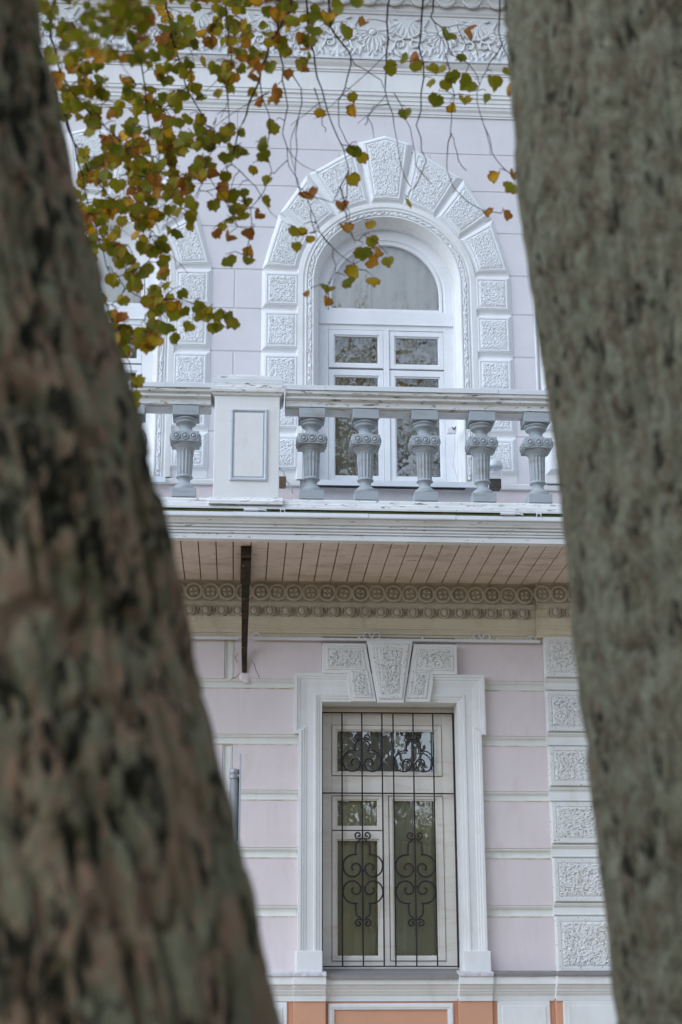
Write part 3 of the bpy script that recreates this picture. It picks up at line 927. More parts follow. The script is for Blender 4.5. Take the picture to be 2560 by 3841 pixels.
    curtain(cx - 0.60, cx + 0.60, 7.45, 8.6, Y + 0.085, M['curtain'], win, 12, 0.016)
    curtain(cx - 0.60, cx - 0.03, 5.9, 7.40, Y + 0.12, M['curtain_dim'], win, 7, 0.02)
    curtain(cx + 0.02, cx + 0.60, 5.9, 7.40, Y + 0.12, M['curtain_dim'], win, 7, 0.02)
    return win


upper_window(UC, 1)
w2 = upper_window(UC2, 2)
w2['label'] = 'arched white window mostly behind the autumn leaves'

# upper pilaster at the right
up = MB().box(2.60, 3.2, -0.05, 0.03, 5.93, 9.5).build('pilaster', M['white'], house)
for i in range(len(JZ) - 1):
    rect_block('rusticated_block', 2.602, 3.2, JZ[i] + (0.10 if i == 0 else 0.03), JZ[i + 1] - 0.03, -0.048, 0.05, 0.045, 0.018, 0.012, 60 + i, M['white_rough'], up, n=30, k=2)
MB().tube([(2.568, -0.02, 5.94), (2.570, -0.02, 7.5), (2.568, -0.02, 9.45)], 0.011, 8).build('cable_conduit', M['white_plastic'], house)

# ---- main cornice
def cornice_prof():
    return [(0.03, 9.50), (-0.012, 9.50), (-0.012, 9.515), (-0.020, 9.52), (-0.024, 9.545), (-0.040, 9.565), (-0.044, 9.59), (-0.052, 9.592), (-0.052, 9.625), (-0.060, 9.628), (-0.062, 9.66), (-0.075, 9.672),
            (-0.075, 9.70), (-0.083, 9.705), (-0.083, 9.725), (-0.078, 9.728), (-0.078, 9.895), (-0.088, 9.90), (-0.088, 9.915), (-0.098, 9.92), (-0.100, 9.945), (-0.125, 9.975), (-0.135, 10.00), (0.03, 10.00)]


corn = MB().ext_x(cornice_prof(), XL, XR).build('cornice', M['white'], house)
mb = MB()
n = 60
rr = []
for k in range(n + 1):
    x = XL + (XR - XL) * k / n
    j = random.uniform(-0.004, 0.004)
    rr.append([(x, 0.02, 10.002), (x, -0.150 + j, 10.002 + j), (x, -0.152 + j, 10.014 + j), (x, 0.02, 10.03)])
mb.rings(rr, True, True).build('tin_flashing', M['flash'], corn)
MB().box(XL, XR, -0.035, 0.03, 10.03, 10.72).build('upper_frieze', M['white'], house)
MB().ext_x([(0.03, 10.56), (-0.050, 10.56), (-0.055, 10.575), (-0.070, 10.59), (-0.072, 10.605), (0.03, 10.605)], XL, XR).build('frieze_moulding', M['white'], house)
MB().ext_x([(0.03, 10.606), (-0.070, 10.606), (-0.078, 10.66), (-0.095, 10.72), (-0.14, 10.80), (-0.14, 10.83), (-0.45, 10.85), (-0.47, 11.0), (-0.50, 11.02), (-0.60, 11.30), (-0.60, 11.36), (0.03, 11.8)], XL, XR).build('crown_cornice', M['white'], house)
mb = MB()
mb.rings([[(r * 0.082 * math.cos(a), -y, r * 0.105 * math.sin(a)) for a in np.linspace(0, 2 * math.pi, 20, endpoint=False)] for r, y in ((1.20, 0.0), (1.18, 0.022), (1.0, 0.026), (0.94, 0.012), (0.84, 0.012), (0.78, 0.024), (0.66, 0.020), (0.55, 0.010), (0.3, 0.016), (0.02, 0.02))], True, False)
for s in (-1, 1):
    for k in range(3):
        mb.dome((s * (0.085 + 0.018 * k), 0, -0.095 + 0.006 * k), 0.011, 7, 3, flat=1.2)
me = mb.mesh('egg', True)
for k in range(-16, 16):
    x = 1.10 + 0.245 * k
    if -2.6 < x < 3.0:
        e = link('egg', me, M['white'], house, 0, (x, -0.082, 10.735))
        e.rotation_euler = (R(-12), 0, 0)


# acanthus rosette: boss, ribbed leaves, falling lobes
def lobe(mb, x, z, a, L, W, h=0.02):
    """leaf lobe lying on the wall: ridge along angle a"""
    ca, sa = math.cos(a), math.sin(a)
    pts = []
    for u, w in ((0, 0.35), (0.3, 0.9), (0.6, 1.0), (0.85, 0.7), (1.0, 0.15)):
        for q, y in ((-1, 0.0), (-0.55, 0.7), (0, 1.0), (0.55, 0.7), (1, 0.0)):
            px, pz = u * L, q * w * W
            pts.append((x + px * ca - pz * sa, -h * y * (1.05 - 0.35 * u) if abs(q) < 1 else 0.002, z + px * sa + pz * ca))
    fs = []
    for j in range(4):
        for i in range(4):
            a0 = j * 5 + i
            fs.append((a0, a0 + 1, a0 + 6, a0 + 5))
    mb.add(pts, fs)


def scroll_pts(cx, cz, r0, r1, a0, a1, n=22, y=-0.01):
    return [(cx + (r0 + (r1 - r0) * i / n) * math.cos(a0 + (a1 - a0) * i / n), y, cz + (r0 + (r1 - r0) * i / n) * math.sin(a0 + (a1 - a0) * i / n)) for i in range(n + 1)]


mb = MB()
mb.dome((0, 0, 0.06), 0.040, 14, 5, flat=0.8)
mb.ring_y((0, 0, 0.06), 0.042, 0.060, 0.012, 16)
for k in range(-5, 6):
    a = -math.pi / 2 + k * 0.36
    L = 0.15 + 0.05 * math.cos(k * 1.2) + (0.04 if k == 0 else 0)
    x, z = 0.055 * math.cos(a), 0.06 + 0.055 * math.sin(a)
    lobe(mb, x, z, a, L, 0.026, 0.026)
    for q in (-1, 1):
        lobe(mb, x + L * 0.55 * math.cos(a), z + L * 0.55 * math.sin(a), a + q * 0.6, 0.07, 0.017, 0.034)
for s in (-1, 1):
    mb.tube(scroll_pts(s * 0.20, 0.06, 0.16, 0.02, math.pi / 2 if s > 0 else math.pi / 2, (math.pi / 2 - s * 5.5), 26), [0.012] * 20 + [0.014] * 7, 6)
    mb.dome((s * 0.20, 0, 0.06), 0.022, 8, 3)
    for k in range(4):
        lobe(mb, s * (0.10 + 0.05 * k), -0.10 - 0.012 * k, -math.pi / 2 + s * (0.3 + 0.2 * k), 0.09, 0.02, 0.03)
me_a = mb.mesh('acanthus_ornament', True)
mb = MB()
for k in range(-3, 4):                      # shell hanging from the moulding
    lobe(mb, 0.0, 0.215, -math.pi / 2 + k * 0.30, 0.24 - 0.012 * abs(k), 0.030, 0.022)
for s in (-1, 1):
    mb.tube([(s * 0.20, -0.008, 0.20), (s * 0.15, -0.012, 0.10), (s * 0.09, -0.014, 0.02), (s * 0.03, -0.014, -0.01), (0, -0.014, -0.015)], 0.011, 6)
    mb.tube(scroll_pts(s * 0.075, -0.08, 0.055, 0.012, math.pi / 2, math.pi / 2 + s * 5.6, 20), 0.009, 6)
    mb.tube([(s * 0.22, -0.008, -0.24), (s * 0.13, -0.012, -0.12), (s * 0.10, -0.012, -0.02)], [0.006, 0.012, 0.008], 6)
lobe(mb, 0, -0.10, -math.pi / 2, 0.15, 0.030, 0.03)
for s in (-1, 1):
    lobe(mb, 0, -0.13, -math.pi / 2 + s * 0.55, 0.12, 0.022, 0.026)
me_s = mb.mesh('shell_ornament', True)
for k in range(-5, 4):
    x = 1.14 + 0.655 * k
    link('acanthus_ornament', me_a, M['white_rough'], house, 0, (x, -0.036, 10.30))
    link('shell_ornament', me_s, M['white_rough'], house, 0, (x + 0.3275, -0.036, 10.32))

# ================================================================== BALCONY
BX0, BX1 = -3.2, 4.4
bal = MB().box(BX0 + 0.05, BX1 - 0.05, -1.30, 0.02, 5.045, 5.235).build('balcony', M['trim'], house)
# entablature of the slab: many small mouldings
edge_prof = [(-1.25, 5.010), (-1.330, 5.010), (-1.332, 5.046), (-1.324, 5.048), (-1.324, 5.054), (-1.342, 5.056), (-1.342, 5.066), (-1.334, 5.068), (-1.334, 5.073), (-1.350, 5.075), (-1.352, 5.088), (-1.342, 5.090), (-1.342, 5.096),
             (-1.364, 5.099), (-1.366, 5.110), (-1.358, 5.112), (-1.360, 5.117), (-1.380, 5.121), (-1.386, 5.132), (-1.400, 5.148), (-1.404, 5.160), (-1.25, 5.160)]
MB().ext_x(edge_prof, BX0, BX1).build('edge_moulding', M['trim'], bal)
# lip boards of sheet metal, butted
xs = [BX0, -0.075, 0.95, 1.62, BX1]
for k in range(4):
    d = (0, 0.006, 0.002, -0.003)[k]
    MB().ext_x([(-1.25, 5.1605), (-1.424 - d, 5.1605), (-1.427 - d, 5.168), (-1.425 - d, 5.196), (-1.38, 5.202), (-1.25, 5.206)], xs[k] + (0.001 if k else 0), xs[k + 1] - 0.001).build('lip_flashing', M['flash'], bal)
mb = MB()                                    # moss and dirt lying in the gutter
rr = []
for k in range(141):
    x = BX0 + 0.02 + (BX1 - BX0 - 0.04) * k / 140
    h = 0.010 + 0.014 * float(fbm(np.array([x * 9]), np.array([1.3]), 3)[0])
    rr.append([(x, -1.418, 5.196), (x, -1.412, 5.197 + h * 0.8), (x, -1.385, 5.206 + h), (x, -1.34, 5.21 + h)])
mb.rings(rr, False, False).build('moss', M['moss'], bal)['kind'] = 'stuff'
MB().ext_x([(-1.25, 5.232), (-1.392, 5.232), (-1.394, 5.252), (-1.372, 5.258), (-1.25, 5.258)], BX0, BX1).build('plinth_lip', M['trim'], bal, 0.002)
MB().ext_x([(-1.12, 5.2585), (-1.366, 5.2585), (-1.368, 5.284), (-1.360, 5.288), (-1.356, 5.318), (-1.345, 5.328), (-1.12, 5.335)], BX0, BX1).build('base_course', M['trim_worn'], bal, 0.002)
# soffit boards
x = -1.15
while x < 3.6:
    w = 0.1345 + random.uniform(-0.004, 0.004)
    j = random.uniform(-0.0015, 0.0015)
    MB().box(x + 0.003, x + w - 0.0045, -1.285, -0.02, 5.014 + j, 5.04).build('soffit_board', M['soffit'], bal, 0.003)
    x += w
MB().box(BX0 + 0.02, BX1 - 0.02, -1.328, -1.287, 5.0125, 5.04).build('soffit_trim', M['trim'], bal)
MB().box(BX0 + 0.02, BX1 - 0.02, -1.284, -0.02, 5.0405, 5.046).build('soffit_backing', M['rust'], bal)
# hand rail
RX = [(BX0, -0.262), (0.318, BX1)]
rail_prof = [(-1.30, 6.092), (-1.335, 6.092), (-1.338, 6.135), (-1.350, 6.138), (-1.372, 6.146), (-1.374, 6.160), (-1.362, 6.164), (-1.366, 6.172), (-1.392, 6.180), (-1.396, 6.204), (-1.13, 6.204), (-1.10, 6.16), (-1.14, 6.13), (-1.145, 6.092)]
for a, b in RX:
    rl = MB().ext_x(rail_prof, a, b).build('hand_rail', M['trim_worn'], bal, 0.002)
    cuts = [a, 0.62, 1.98, b] if a > 0 else [a, -0.62, b]
    for k in range(len(cuts) - 1):
        d = 0.004 * (k % 2)
        MB().ext_x([(-1.405 - d, 6.206), (-1.407 - d, 6.243), (-1.397 - d, 6.248), (-1.10, 6.258), (-1.095, 6.206)], cuts[k] + 0.001, cuts[k + 1] - 0.001).build('coping_flashing', M['flash'], rl)
    MB().box(a + 0.001, b - 0.001, -1.29, -1.15, 6.078, 6.0915).build('under_rail', M['trim'], rl)
# pedestal
ped = MB().box(-0.232, 0.272, -1.385, -1.09, 5.325, 6.155).build('pedestal', M['white'], bal, 0.005)
px0, px1, pz0, pz1 = -0.108, 0.180, 5.455, 6.042
mb = MB()
for a, ya in ((0, -1.386),):
    rings = []
    for o, y in ((0.0, -1.386), (0.004, -1.397), (0.016, -1.399), (0.024, -1.388), (0.030, -1.3865), (0.036, -1.3865)):
        rings.append([(px0 + o, y, pz0 + o), (px1 - o, y, pz0 + o), (px1 - o, y, pz1 - o), (px0 + o, y, pz1 - o)])
    mb.rings(rings, True, False)
mb.build('panel_moulding', M['shaded_grey'] if 'shaded_grey' in M else M['flash'], ped)  # white moulding coloured grey to carry its shading
MB().box(px0 + 0.034, px1 - 0.034, -1.3925, -1.38, pz0 + 0.034, pz1 - 0.034).build('panel_field', M['white'], ped, 0.002)
MB().ext_x([(-1.07, 5.262), (-1.415, 5.262), (-1.417, 5.290), (-1.405, 5.300), (-1.398, 5.322), (-1.07, 5.326)], -0.262, 0.302).build('pedestal_base', M['trim_worn'], ped, 0.003)


def slab_ring(x0, x1, y0, y1, steps):
    """stack of rectangles (offset, z) lofted"""
    mb = MB()
    mb.rings([[(x0 - o, y0 - o, z), (x1 + o, y0 - o, z), (x1 + o, y1 + o, z), (x0 - o, y1 + o, z)] for o, z in steps], True, True)
    return mb


slab_ring(-0.236, 0.276, -1.389, -1.086, [(0.002, 6.150), (0.012, 6.158), (0.014, 6.170), (0.028, 6.176), (0.032, 6.196), (0.024, 6.200), (0.026, 6.218), (0.020, 6.222), (0.018, 6.244), (0.020, 6.252)]).build('pedestal_cap', M['trim_worn'], ped, 0.0015)
slab_ring(-0.236, 0.276, -1.389, -1.086, [(0.013, 6.2525), (0.016, 6.288), (0.012, 6.292)]).build('cap_flashing', M['flash'], ped)
slab_ring(-0.236, 0.276, -1.389, -1.086, [(0.010, 6.2925), (0.010, 6.312), (-0.02, 6.320)]).build('cap_board', M['trim_worn'], ped, 0.002)
MB().box(-0.12, 0.14, -1.36, -1.12, 6.3205, 6.338).build('cap_board', M['trim_worn'], ped, 0.003)

# baluster
def baluster_mesh():
    mb = MB()

    def sq(h, z0, z1):
        mb.box(-h, h, -h, h, z0, z1)
    sq(0.102, 6.000, 6.0775)
    mb.lathe([(0.078, 6.001), (0.092, 5.996), (0.094, 5.984), (0.086, 5.976), (0.080, 5.974), (0.084, 5.966), (0.080, 5.955), (0.066, 5.946), (0.054, 5.935), (0.049, 5.920), (0.050, 5.908), (0.058, 5.899), (0.074, 5.890), (0.086, 5.876), (0.088, 5.866)], 0, 0, 22)
    sq(0.107, 5.784, 5.8655)
    for ang in range(4):
        a = ang * math.pi / 2
        for k in (-1, 0, 1):
            sub = MB()
            sub.ring_y((k * 0.066, -0.107, 5.825), 0.019, 0.031, 0.011, 14)
            sub.dome((k * 0.066, -0.107, 5.825), 0.0175, 10, 4, flat=0.95)
            ca, sa = math.cos(a), math.sin(a)
            mb.add([(x * ca - y * sa, x * sa + y * ca, z) for x, y, z in sub.v], sub.f)
    mb.lathe([(0.098, 5.7835), (0.095, 5.772), (0.084, 5.766), (0.082, 5.757), (0.074, 5.752), (0.070, 5.742)], 0, 0, 22)
    fl = 14
    n = fl * 6
    rings = []
    for z, r in ((5.745, 0.067), (5.735, 0.067), (5.725, 0.0655), (5.65, 0.0625), (5.56, 0.0585), (5.535, 0.057), (5.528, 0.057)):
        ring = []
        dep = 0.0075 if 5.53 < z < 5.73 else 0.0
        for i in range(n):
            p = (i % 6) / 6
            d = dep * (math.sin(math.pi * (p - 0.17) / 0.83) if p > 0.17 else 0)
            ring.append(((r - d) * math.cos(2 * math.pi * i / n), (r - d) * math.sin(2 * math.pi * i / n), z))
        rings.append(ring)
    mb.rings(rings, True, False)
    mb.lathe([(0.058, 5.529), (0.064, 5.524), (0.065, 5.515), (0.056, 5.510), (0.046, 5.500), (0.043, 5.486), (0.046, 5.472), (0.056, 5.460), (0.072, 5.448), (0.084, 5.434), (0.088, 5.422), (0.087, 5.410)], 0, 0, 22)
    sq(0.092, 5.337, 5.4095)
    return mb.mesh('baluster')


me = baluster_mesh()
for k, x in enumerate((-1.77, -1.32, -0.875, -0.455, 0.525, 0.944, 1.408, 1.860, 2.296, 2.74)):
    b = link('baluster', me, M['grey'], bal, 0.0025, (x, -1.249, 0))
    b.rotation_euler = (0, 0, random.uniform(-0.05, 0.05))

# rusty iron brace carrying the slab
br = MB().box(-0.012, 0.070, -1.13, -0.16, 4.962, 5.012)
br.box(-0.006, 0.064, -1.13, -1.06, 4.935, 4.963)
brace = br.build('iron_brace', M['iron'], bal, 0.006)
mb = MB()
pts = [(0.031, -0.97, 4.955), (0.030, -0.62, 4.80), (0.030, -0.30, 4.60), (0.030, -0.085, 4.42), (0.032, -0.035, 4.33), (0.033, -0.02, 4.262)]
rings = []
for k, p in enumerate(pts):
    w = (0.036, 0.032, 0.027, 0.024, 0.022, 0.020)[k]
    th = 0.016
    rings.append([(p[0] - w, p[1], p[2] - th), (p[0] + w, p[1], p[2] - th), (p[0] + w, p[1] + 0.012, p[2] + th), (p[0] - w, p[1] + 0.012, p[2] + th)])
mb.rings(rings, True, True).build('strut', M['iron'], brace, 0.004)
mb = MB().dome((0.036, 0.0, 4.215), 0.045, 12, 4, flat=0.35)
mb.dome((0.05, 0.0, 4.19), 0.028, 10, 3, flat=0.5)
mb.build('plaster_patch', M['pink_low'], house)

for P in ([(-0.005, 4.245), (-0.035, 4.215), (-0.06, 4.205), (-0.085, 4.185)], [(0.085, 4.36), (0.115, 4.325), (0.128, 4.27), (0.15, 4.235), (0.155, 4.20)], [(-0.02, 4.42), (-0.045, 4.38), (-0.028, 4.335)]):
    mb = MB()
    mb.tube([(x, -0.0005, z) for x, z in P], [0.0012] + [0.0022] * (len(P) - 2) + [0.001], 4)
    mb.build('crack', M['rust'], house)

# ================================================================== things on the building
# thin white cable rail with scrolls under the frieze
cr = thing('cable_rail', 'thin white metal rail with small scrolls under the balcony frieze', 'rail', (1.2, -0.03, 4.53))
for a, b in ((-1.4, -0.02), (0.10, 2.498)):
    MB().box(a, b, -0.050, -0.030, 4.520, 4.543).build('rail_bar', M['white_plastic'], cr, 0.002)
for x in (1.085, 2.005):
    mb = MB()
    for s in (-1, 1):
        mb.tube([(x, -0.04, 4.542), (x + s * 0.012, -0.04, 4.56)] + scroll_pts(x + s * 0.045, 4.565, 0.032, 0.020, math.pi if s > 0 else 0, (math.pi - 4.6) if s > 0 else 4.6, 16, -0.04), 0.0050, 5)
    mb.build('scroll', M['white_plastic'], cr)
for x, s in ((0.105, -1), (2.45, 1)):
    MB().tube(scroll_pts(x - s * 0.02, 4.542, 0.036, 0.036, math.pi / 2 - s * 1.5, math.pi / 2 + s * 1.5, 12, -0.04), 0.0050, 5).build('scroll', M['white_plastic'], cr)
for x in (0.25, 0.97, 1.50, 1.90, 2.12, 2.41):
    MB().box(x, x + 0.018, -0.045, 0.0, 4.5415, 4.556).build('clip', M['white_plastic'], cr)

# window grille
gr = thing('window_grille', 'black wrought iron grille with scrolls over the ground floor window', 'grille', (LC, 0.165, 1.9))
GY = 0.165
for z, r in ((3.956, 0.0065), (3.292, 0.0060), (1.926, 0.0050)):
    MB().tube([(0.684, GY, z), (LC, GY, z + 0.001), (1.775, GY, z)], r, 6).build('crossbar', M['grille'], gr)
MB().tube([(0.682, GY, 3.962), (0.684, GY, 1.915)], 0.0065, 6).build('side_bar', M['grille'], gr)
MB().tube([(1.776, GY, 3.962), (1.774, GY, 1.915)], 0.0085, 6).build('side_bar', M['grille'], gr)
BARS = (0.848, 1.013, 1.180, 1.273, 1.440, 1.606)
for x in BARS:
    MB().tube([(x, GY - 0.004, 3.958), (x, GY - 0.004, 1.926)], 0.0062, 6).build('bar', M['grille'], gr)


def scroll_half(cx, zc, s, vs, k=0.001235, short=1.0):
    """one half of a scroll motif: small curl, neck, big volute (units as drawn, k metres each)"""
    P = []
    for i in range(25):                    # small curl, from its eye outwards
        a = -2.2 + i / 24 * 6.9
        r = 5 + 20 * i / 24
        P.append((29 + r * math.cos(math.pi - a) * 1.0, -281 - r * math.sin(a) * 1.0))
    P = P[:]
    P += [(6, -262), (20, -246), (40, -233), (45, -222), (47, -190), (48, -163)]
    for i in range(49):                    # big volute
        a = R(-112 + i / 48 * 520)
        q = i / 48
        r = 86 - 26 * min(1, q / 0.22) if q < 0.22 else 60 - (60 - 8) * max(0, (q - 0.42)) / 0.58
        ccx = 68 - 14 * sstep(0.35, 0.8, q); ccy = -74 + 10 * sstep(0.35, 0.8, q)
        P.append((float(ccx + r * math.cos(a)), float(ccy + r * math.sin(a))))
    out = []
    for x, y in P:
        if y < -150:
            y = -150 + (y + 150) * short
        out.append((cx + s * x * k, GY - 0.006, zc - vs * y * k))
    return out


def motif(cx, zc, both, short):
    for vs in ((1, -1) if both else (1,)):
        for s in (-1, 1):
            MB().tube(scroll_half(cx, zc, s, vs, short=short), 0.0056 if short < 1 else 0.0066, 6).build('scroll', M['grille'], gr)


for cx in (1.014, 1.441):
    motif(cx, 2.606, True, 1.0)
    motif(cx, 3.452, False, 0.74)
for cx in (1.014, 1.441):
    for z in (2.606 + 0.062, 2.606 - 0.062, 3.52):
        MB().box(cx - 0.011, cx + 0.011, GY - 0.012, GY + 0.004, z - 0.008, z + 0.008).build('collar', M['grille'], gr, 0.002)

# lamps and box on the balcony
la = thing('floodlight', 'small brown floodlight half hidden behind the balcony pedestal', 'floodlight', (0.33, -0.2, 5.80), 'balcony floodlights')
MB().box(0.255, 0.355, -0.30, -0.20, 5.785, 5.865).build('casing', M['lamp_brown'], la, 0.006)
MB().tube([(0.25, -0.24, 5.92), (0.30, -0.24, 5.96), (0.335, -0.23, 5.93), (0.352, -0.22, 5.86), (0.40, -0.1, 5.84), (0.42, -0.03, 5.80)], 0.008, 6).build('cable', M['white_plastic'], la)
MB().tube([(0.27, -0.25, 5.92), (0.30, -0.25, 5.955)], 0.012, 6).build('bracket', M['dark_box'], la)
lb = thing('floodlight', 'white bulb floodlight in a wire cage between the balusters at right', 'floodlight', (2.12, -0.2, 5.82), 'balcony floodlights')
MB().lathe([(0.030, 5.975), (0.068, 5.978), (0.070, 5.995), (0.062, 6.02), (0.055, 6.045), (0.02, 6.055)], 2.125, -0.26, 16).build('lamp_glass', M['lamp_glass'], lb, 0, True)
MB().box(2.075, 2.175, -0.28, -0.18, 5.80, 5.885).build('casing', M['dark_box'], lb, 0.006)
for xx in (2.068, 2.182):
    MB().tube([(xx, -0.29, 5.99), (xx, -0.29, 5.89), (xx - 0.006, -0.29, 5.79)], 0.005, 5).build('cage_wire', M['white_plastic'], lb)
MB().tube([(2.068, -0.29, 5.892), (2.182, -0.29, 5.892)], 0.005, 5).build('cage_wire', M['white_plastic'], lb)
MB().tube([(2.075, -0.29, 5.91), (2.11, -0.29, 5.965)], 0.004, 5).build('cage_wire', M['white_plastic'], lb)
jb = thing('junction_box', 'small white junction box with a hanging cable beside the arched window', 'box', (1.79, -0.03, 6.37), None)
MB().box(1.755, 1.835, -0.055, -0.02, 6.365, 6.425).build('casing', M['white_plastic'], jb, 0.006)
MB().tube([(1.815, -0.05, 6.37), (1.818, -0.05, 6.30), (1.812, -0.04, 6.20), (1.80, -0.03, 6.08), (1.83, -0.03, 5.98), (1.835, -0.03, 5.94)], 0.005, 5).build('cable', M['white_plastic'], jb)
MB().tube([(1.80, -0.055, 6.42), (1.812, -0.062, 6.40), (1.83, -0.06, 6.425)], 0.006, 5).build('cable_gland', M['dark_box'], jb)
for x, nm in ((0.06, 'white cable connector lying in the gutter under the pedestal'), (2.02, 'white cable connector lying in the gutter by the right trunk')):
    cc = thing('cable_connector', nm, 'connector', (x, -1.43, 5.21), 'cable connectors in the gutter')
    MB().tube([(x - 0.055, -1.425, 5.214), (x + 0.055, -1.425, 5.214)], 0.012, 8).build('sleeve', M['white_plastic'], cc)
    MB().tube([(x + 0.055, -1.425, 5.214), (x + 0.09, -1.428, 5.214), (x + 0.12, -1.43, 5.205), (x + 0.105, -1.43, 5.222)], 0.006, 5).build('cable', M['white_plastic'], cc)
    MB().box(x + 0.22, x + 0.226, -1.43, -1.42, 5.196, 5.226).add([], []).box(x + 0.252, x + 0.258, -1.43, -1.42, 5.196, 5.226).box(x + 0.226, x + 0.252, -1.43, -1.42, 5.216, 5.222).build('clip', M['white_plastic'], cc)

# street sign seen edge-on
sp = thing('sign_post', 'grey steel post with a street sign plate seen edge-on beside left trunk', 'sign post', (-0.03, -1.5, 0.12))
MB().lathe([(0.034, 0.12), (0.034, 3.19)], -0.030, -1.5, 18).build('pole', M['galv'], sp, 0, True)
MB().lathe([(0.0365, 3.185), (0.0365, 3.232), (0.034, 3.240), (0.012, 3.247)], -0.030, -1.5, 18).build('cap', M['galv'], sp, 0, True)
MB().box(0.004, 0.017, -1.86, -1.14, 2.52, 3.30).build('sign_plate', M['alu'], sp, 0.001)
for z in (3.19, 2.72):
    MB().lathe([(0.0375, z - 0.014), (0.0375, z + 0.014)], -0.030, -1.5, 18).box(0.0, 0.0045, -1.53, -1.47, z - 0.014, z + 0.014).build('clamp', M['galv'], sp)
    MB().tube([(-0.012, -1.545, z), (0.004, -1.545, z)], 0.007, 6).build('bolt', M['galv'], sp)

# ================================================================== TREES
def trunk(name, edge_pts, side, Y, rad, seed, mat, parent, deep, zmax=7.5):
    """trunk whose visible edge passes through (z, x); side=+1: edge on the right of the trunk"""
    zs = np.array([p[0] for p in edge_pts][::-1]); xs_ = np.array([p[1] for p in edge_pts][::-1])
    lo = (xs_[1] - xs_[0]) / (zs[1] - zs[0]); hi = (xs_[-1] - xs_[-3]) / (zs[-1] - zs[-3])

    def ex(z):
        if z < zs[0]:
            return xs_[0] + lo * (z - zs[0])
        if z > zs[-1]:
            return xs_[-1] + hi * 0.8 * (z - zs[-1])
        return float(np.interp(z, zs, xs_))

    def rd(z):
        return rad * (1.0 - 0.07 * (z - 1.6)) + 0.22 * max(0, 1.0 - z / 0.9) ** 2
    Z = np.concatenate([np.linspace(-0.1, 1.3, 20), np.linspace(1.31, 3.75, 330), np.linspace(3.8, zmax, 40)])
    n = 250
    a = np.linspace(0, 2 * math.pi, n, endpoint=False)
    arc = np.mod(a - math.pi / 2, 2 * math.pi) * rad          # the seam lies on the far side
    rings, cl = [], []
    for z in Z:
        r = rd(z)
        cx = ex(z) - side * rd(max(z, 0.9))
        cl.append((cx, Y, z, r))
        zz = np.full(n, z)
        s_ = arc + 0.035 * (vnoise(zz * 5 + seed, arc * 4 + seed) - 0.5) + seed
        r1 = 1 - np.abs(2 * vnoise(s_ * 24, zz * 4.0 + seed) - 1)
        r2 = 1 - np.abs(2 * vnoise(s_ * 40 + 40, zz * 8 + 13) - 1)
        low = vnoise(s_ * 4.0 + 9, zz * 2.2 + seed * 3) - 0.5
        plate = 0.7 * (fbm(s_ * 34 + 80, zz * 14 + seed, 3) - 0.45)
        rr_ = r + deep * (1.3 * low + 1.5 * plate - 1.1 * sstep(0.66, 0.95, r1) - 0.8 * sstep(0.76, 0.97, r2) + 0.15)
        rings.append(np.stack([cx + rr_ * np.cos(a), Y + rr_ * np.sin(a), zz], 1).tolist())
    MB().rings(rings, True, True).build(name, mat, parent, 0, True)
    return cl


LE = [(3.09, -0.331), (2.901, -0.288), (2.791, -0.267), (2.649, -0.225), (2.512, -0.185), (2.379, -0.146), (2.219, -0.104), (2.035, -0.061), (1.859, -0.013), (1.691, 0.03), (1.582, 0.061)]
RE = [(3.581, 0.519), (3.327, 0.529), (3.18, 0.537), (2.991, 0.555), (2.808, 0.57), (2.631, 0.583), (2.418, 0.598), (2.213, 0.609), (2.056, 0.621), (1.941, 0.631), (1.829, 0.641), (1.683, 0.652), (1.575, 0.657)]
tl_ = thing('linden_tree', 'mossy leaning tree trunk filling the left foreground, with drooping autumn twigs', 'tree', (-0.2, -10.85, 0))
tr_ = thing('linden_tree', 'grey green lichen covered tree trunk filling the right foreground', 'tree', (0.95, -10.2, 0))
clL = trunk('trunk', LE, 1, -10.85, 0.33, 3.3, M['bark_a'], tl_, 0.016)
clR = trunk('trunk', RE, -1, -10.2, 0.34, 8.1, M['bark_b'], tr_, 0.0115)


def leaf_cloud(center, rx, rz, n, size, rng, hollow=0.35):
    vs, fs = [], []
    # clumps
    cl = rng.normal(size=(max(6, n // 60), 3)); cl /= np.linalg.norm(cl, axis=1)[:, None]
    cl *= (hollow + (1 - hollow) * rng.random(len(cl)) ** 0.5)[:, None]
    for i in range(n):
        c = cl[rng.integers(len(cl))] + rng.normal(size=3) * 0.14
        p = np.array([center[0] + c[0] * rx, center[1] + c[1] * rx, center[2] + c[2] * rz])
        u = rng.normal(size=3); u /= np.linalg.norm(u)
        v = np.cross(u, rng.normal(size=3)); v /= np.linalg.norm(v)
        s = size * (0.6 + 0.8 * rng.random())
        o = len(vs)
        vs += [p - u * s, p + v * s * 0.6, p + u * s, p - v * s * 0.6]
        fs.append((o, o + 1, o + 2, o + 3))
    return MB().add(vs, fs)


for tr, cl, sgn in ((tl_, clL, -1), (tr_, clR, 1)):
    top = cl[-1]
    rng = np.random.default_rng(int(5 + sgn))
    for k in range(6):
        a = k * 2.1 + (0.4 if sgn > 0 else 1.2)
        tip = (top[0] + 2.2 * math.cos(a), top[1] + 2.2 * math.sin(a), top[2] + 2.2 + 0.5 * (k % 3))
        mid = (top[0] + 0.8 * math.cos(a + .2), top[1] + 0.8 * math.sin(a + .2), top[2] + 0.9)
        MB().tube([(top[0], top[1], top[2] - 0.3), mid, tip], [0.13, 0.08, 0.03], 8).build('limb', M['bark_b'], tr, 0, True)
    leaf_cloud((top[0], top[1] + 0.4, top[2] + 2.4), 2.9, 2.0, 3200, 0.055, rng).build('crown', M['crown'], tr)['kind'] = 'stuff'

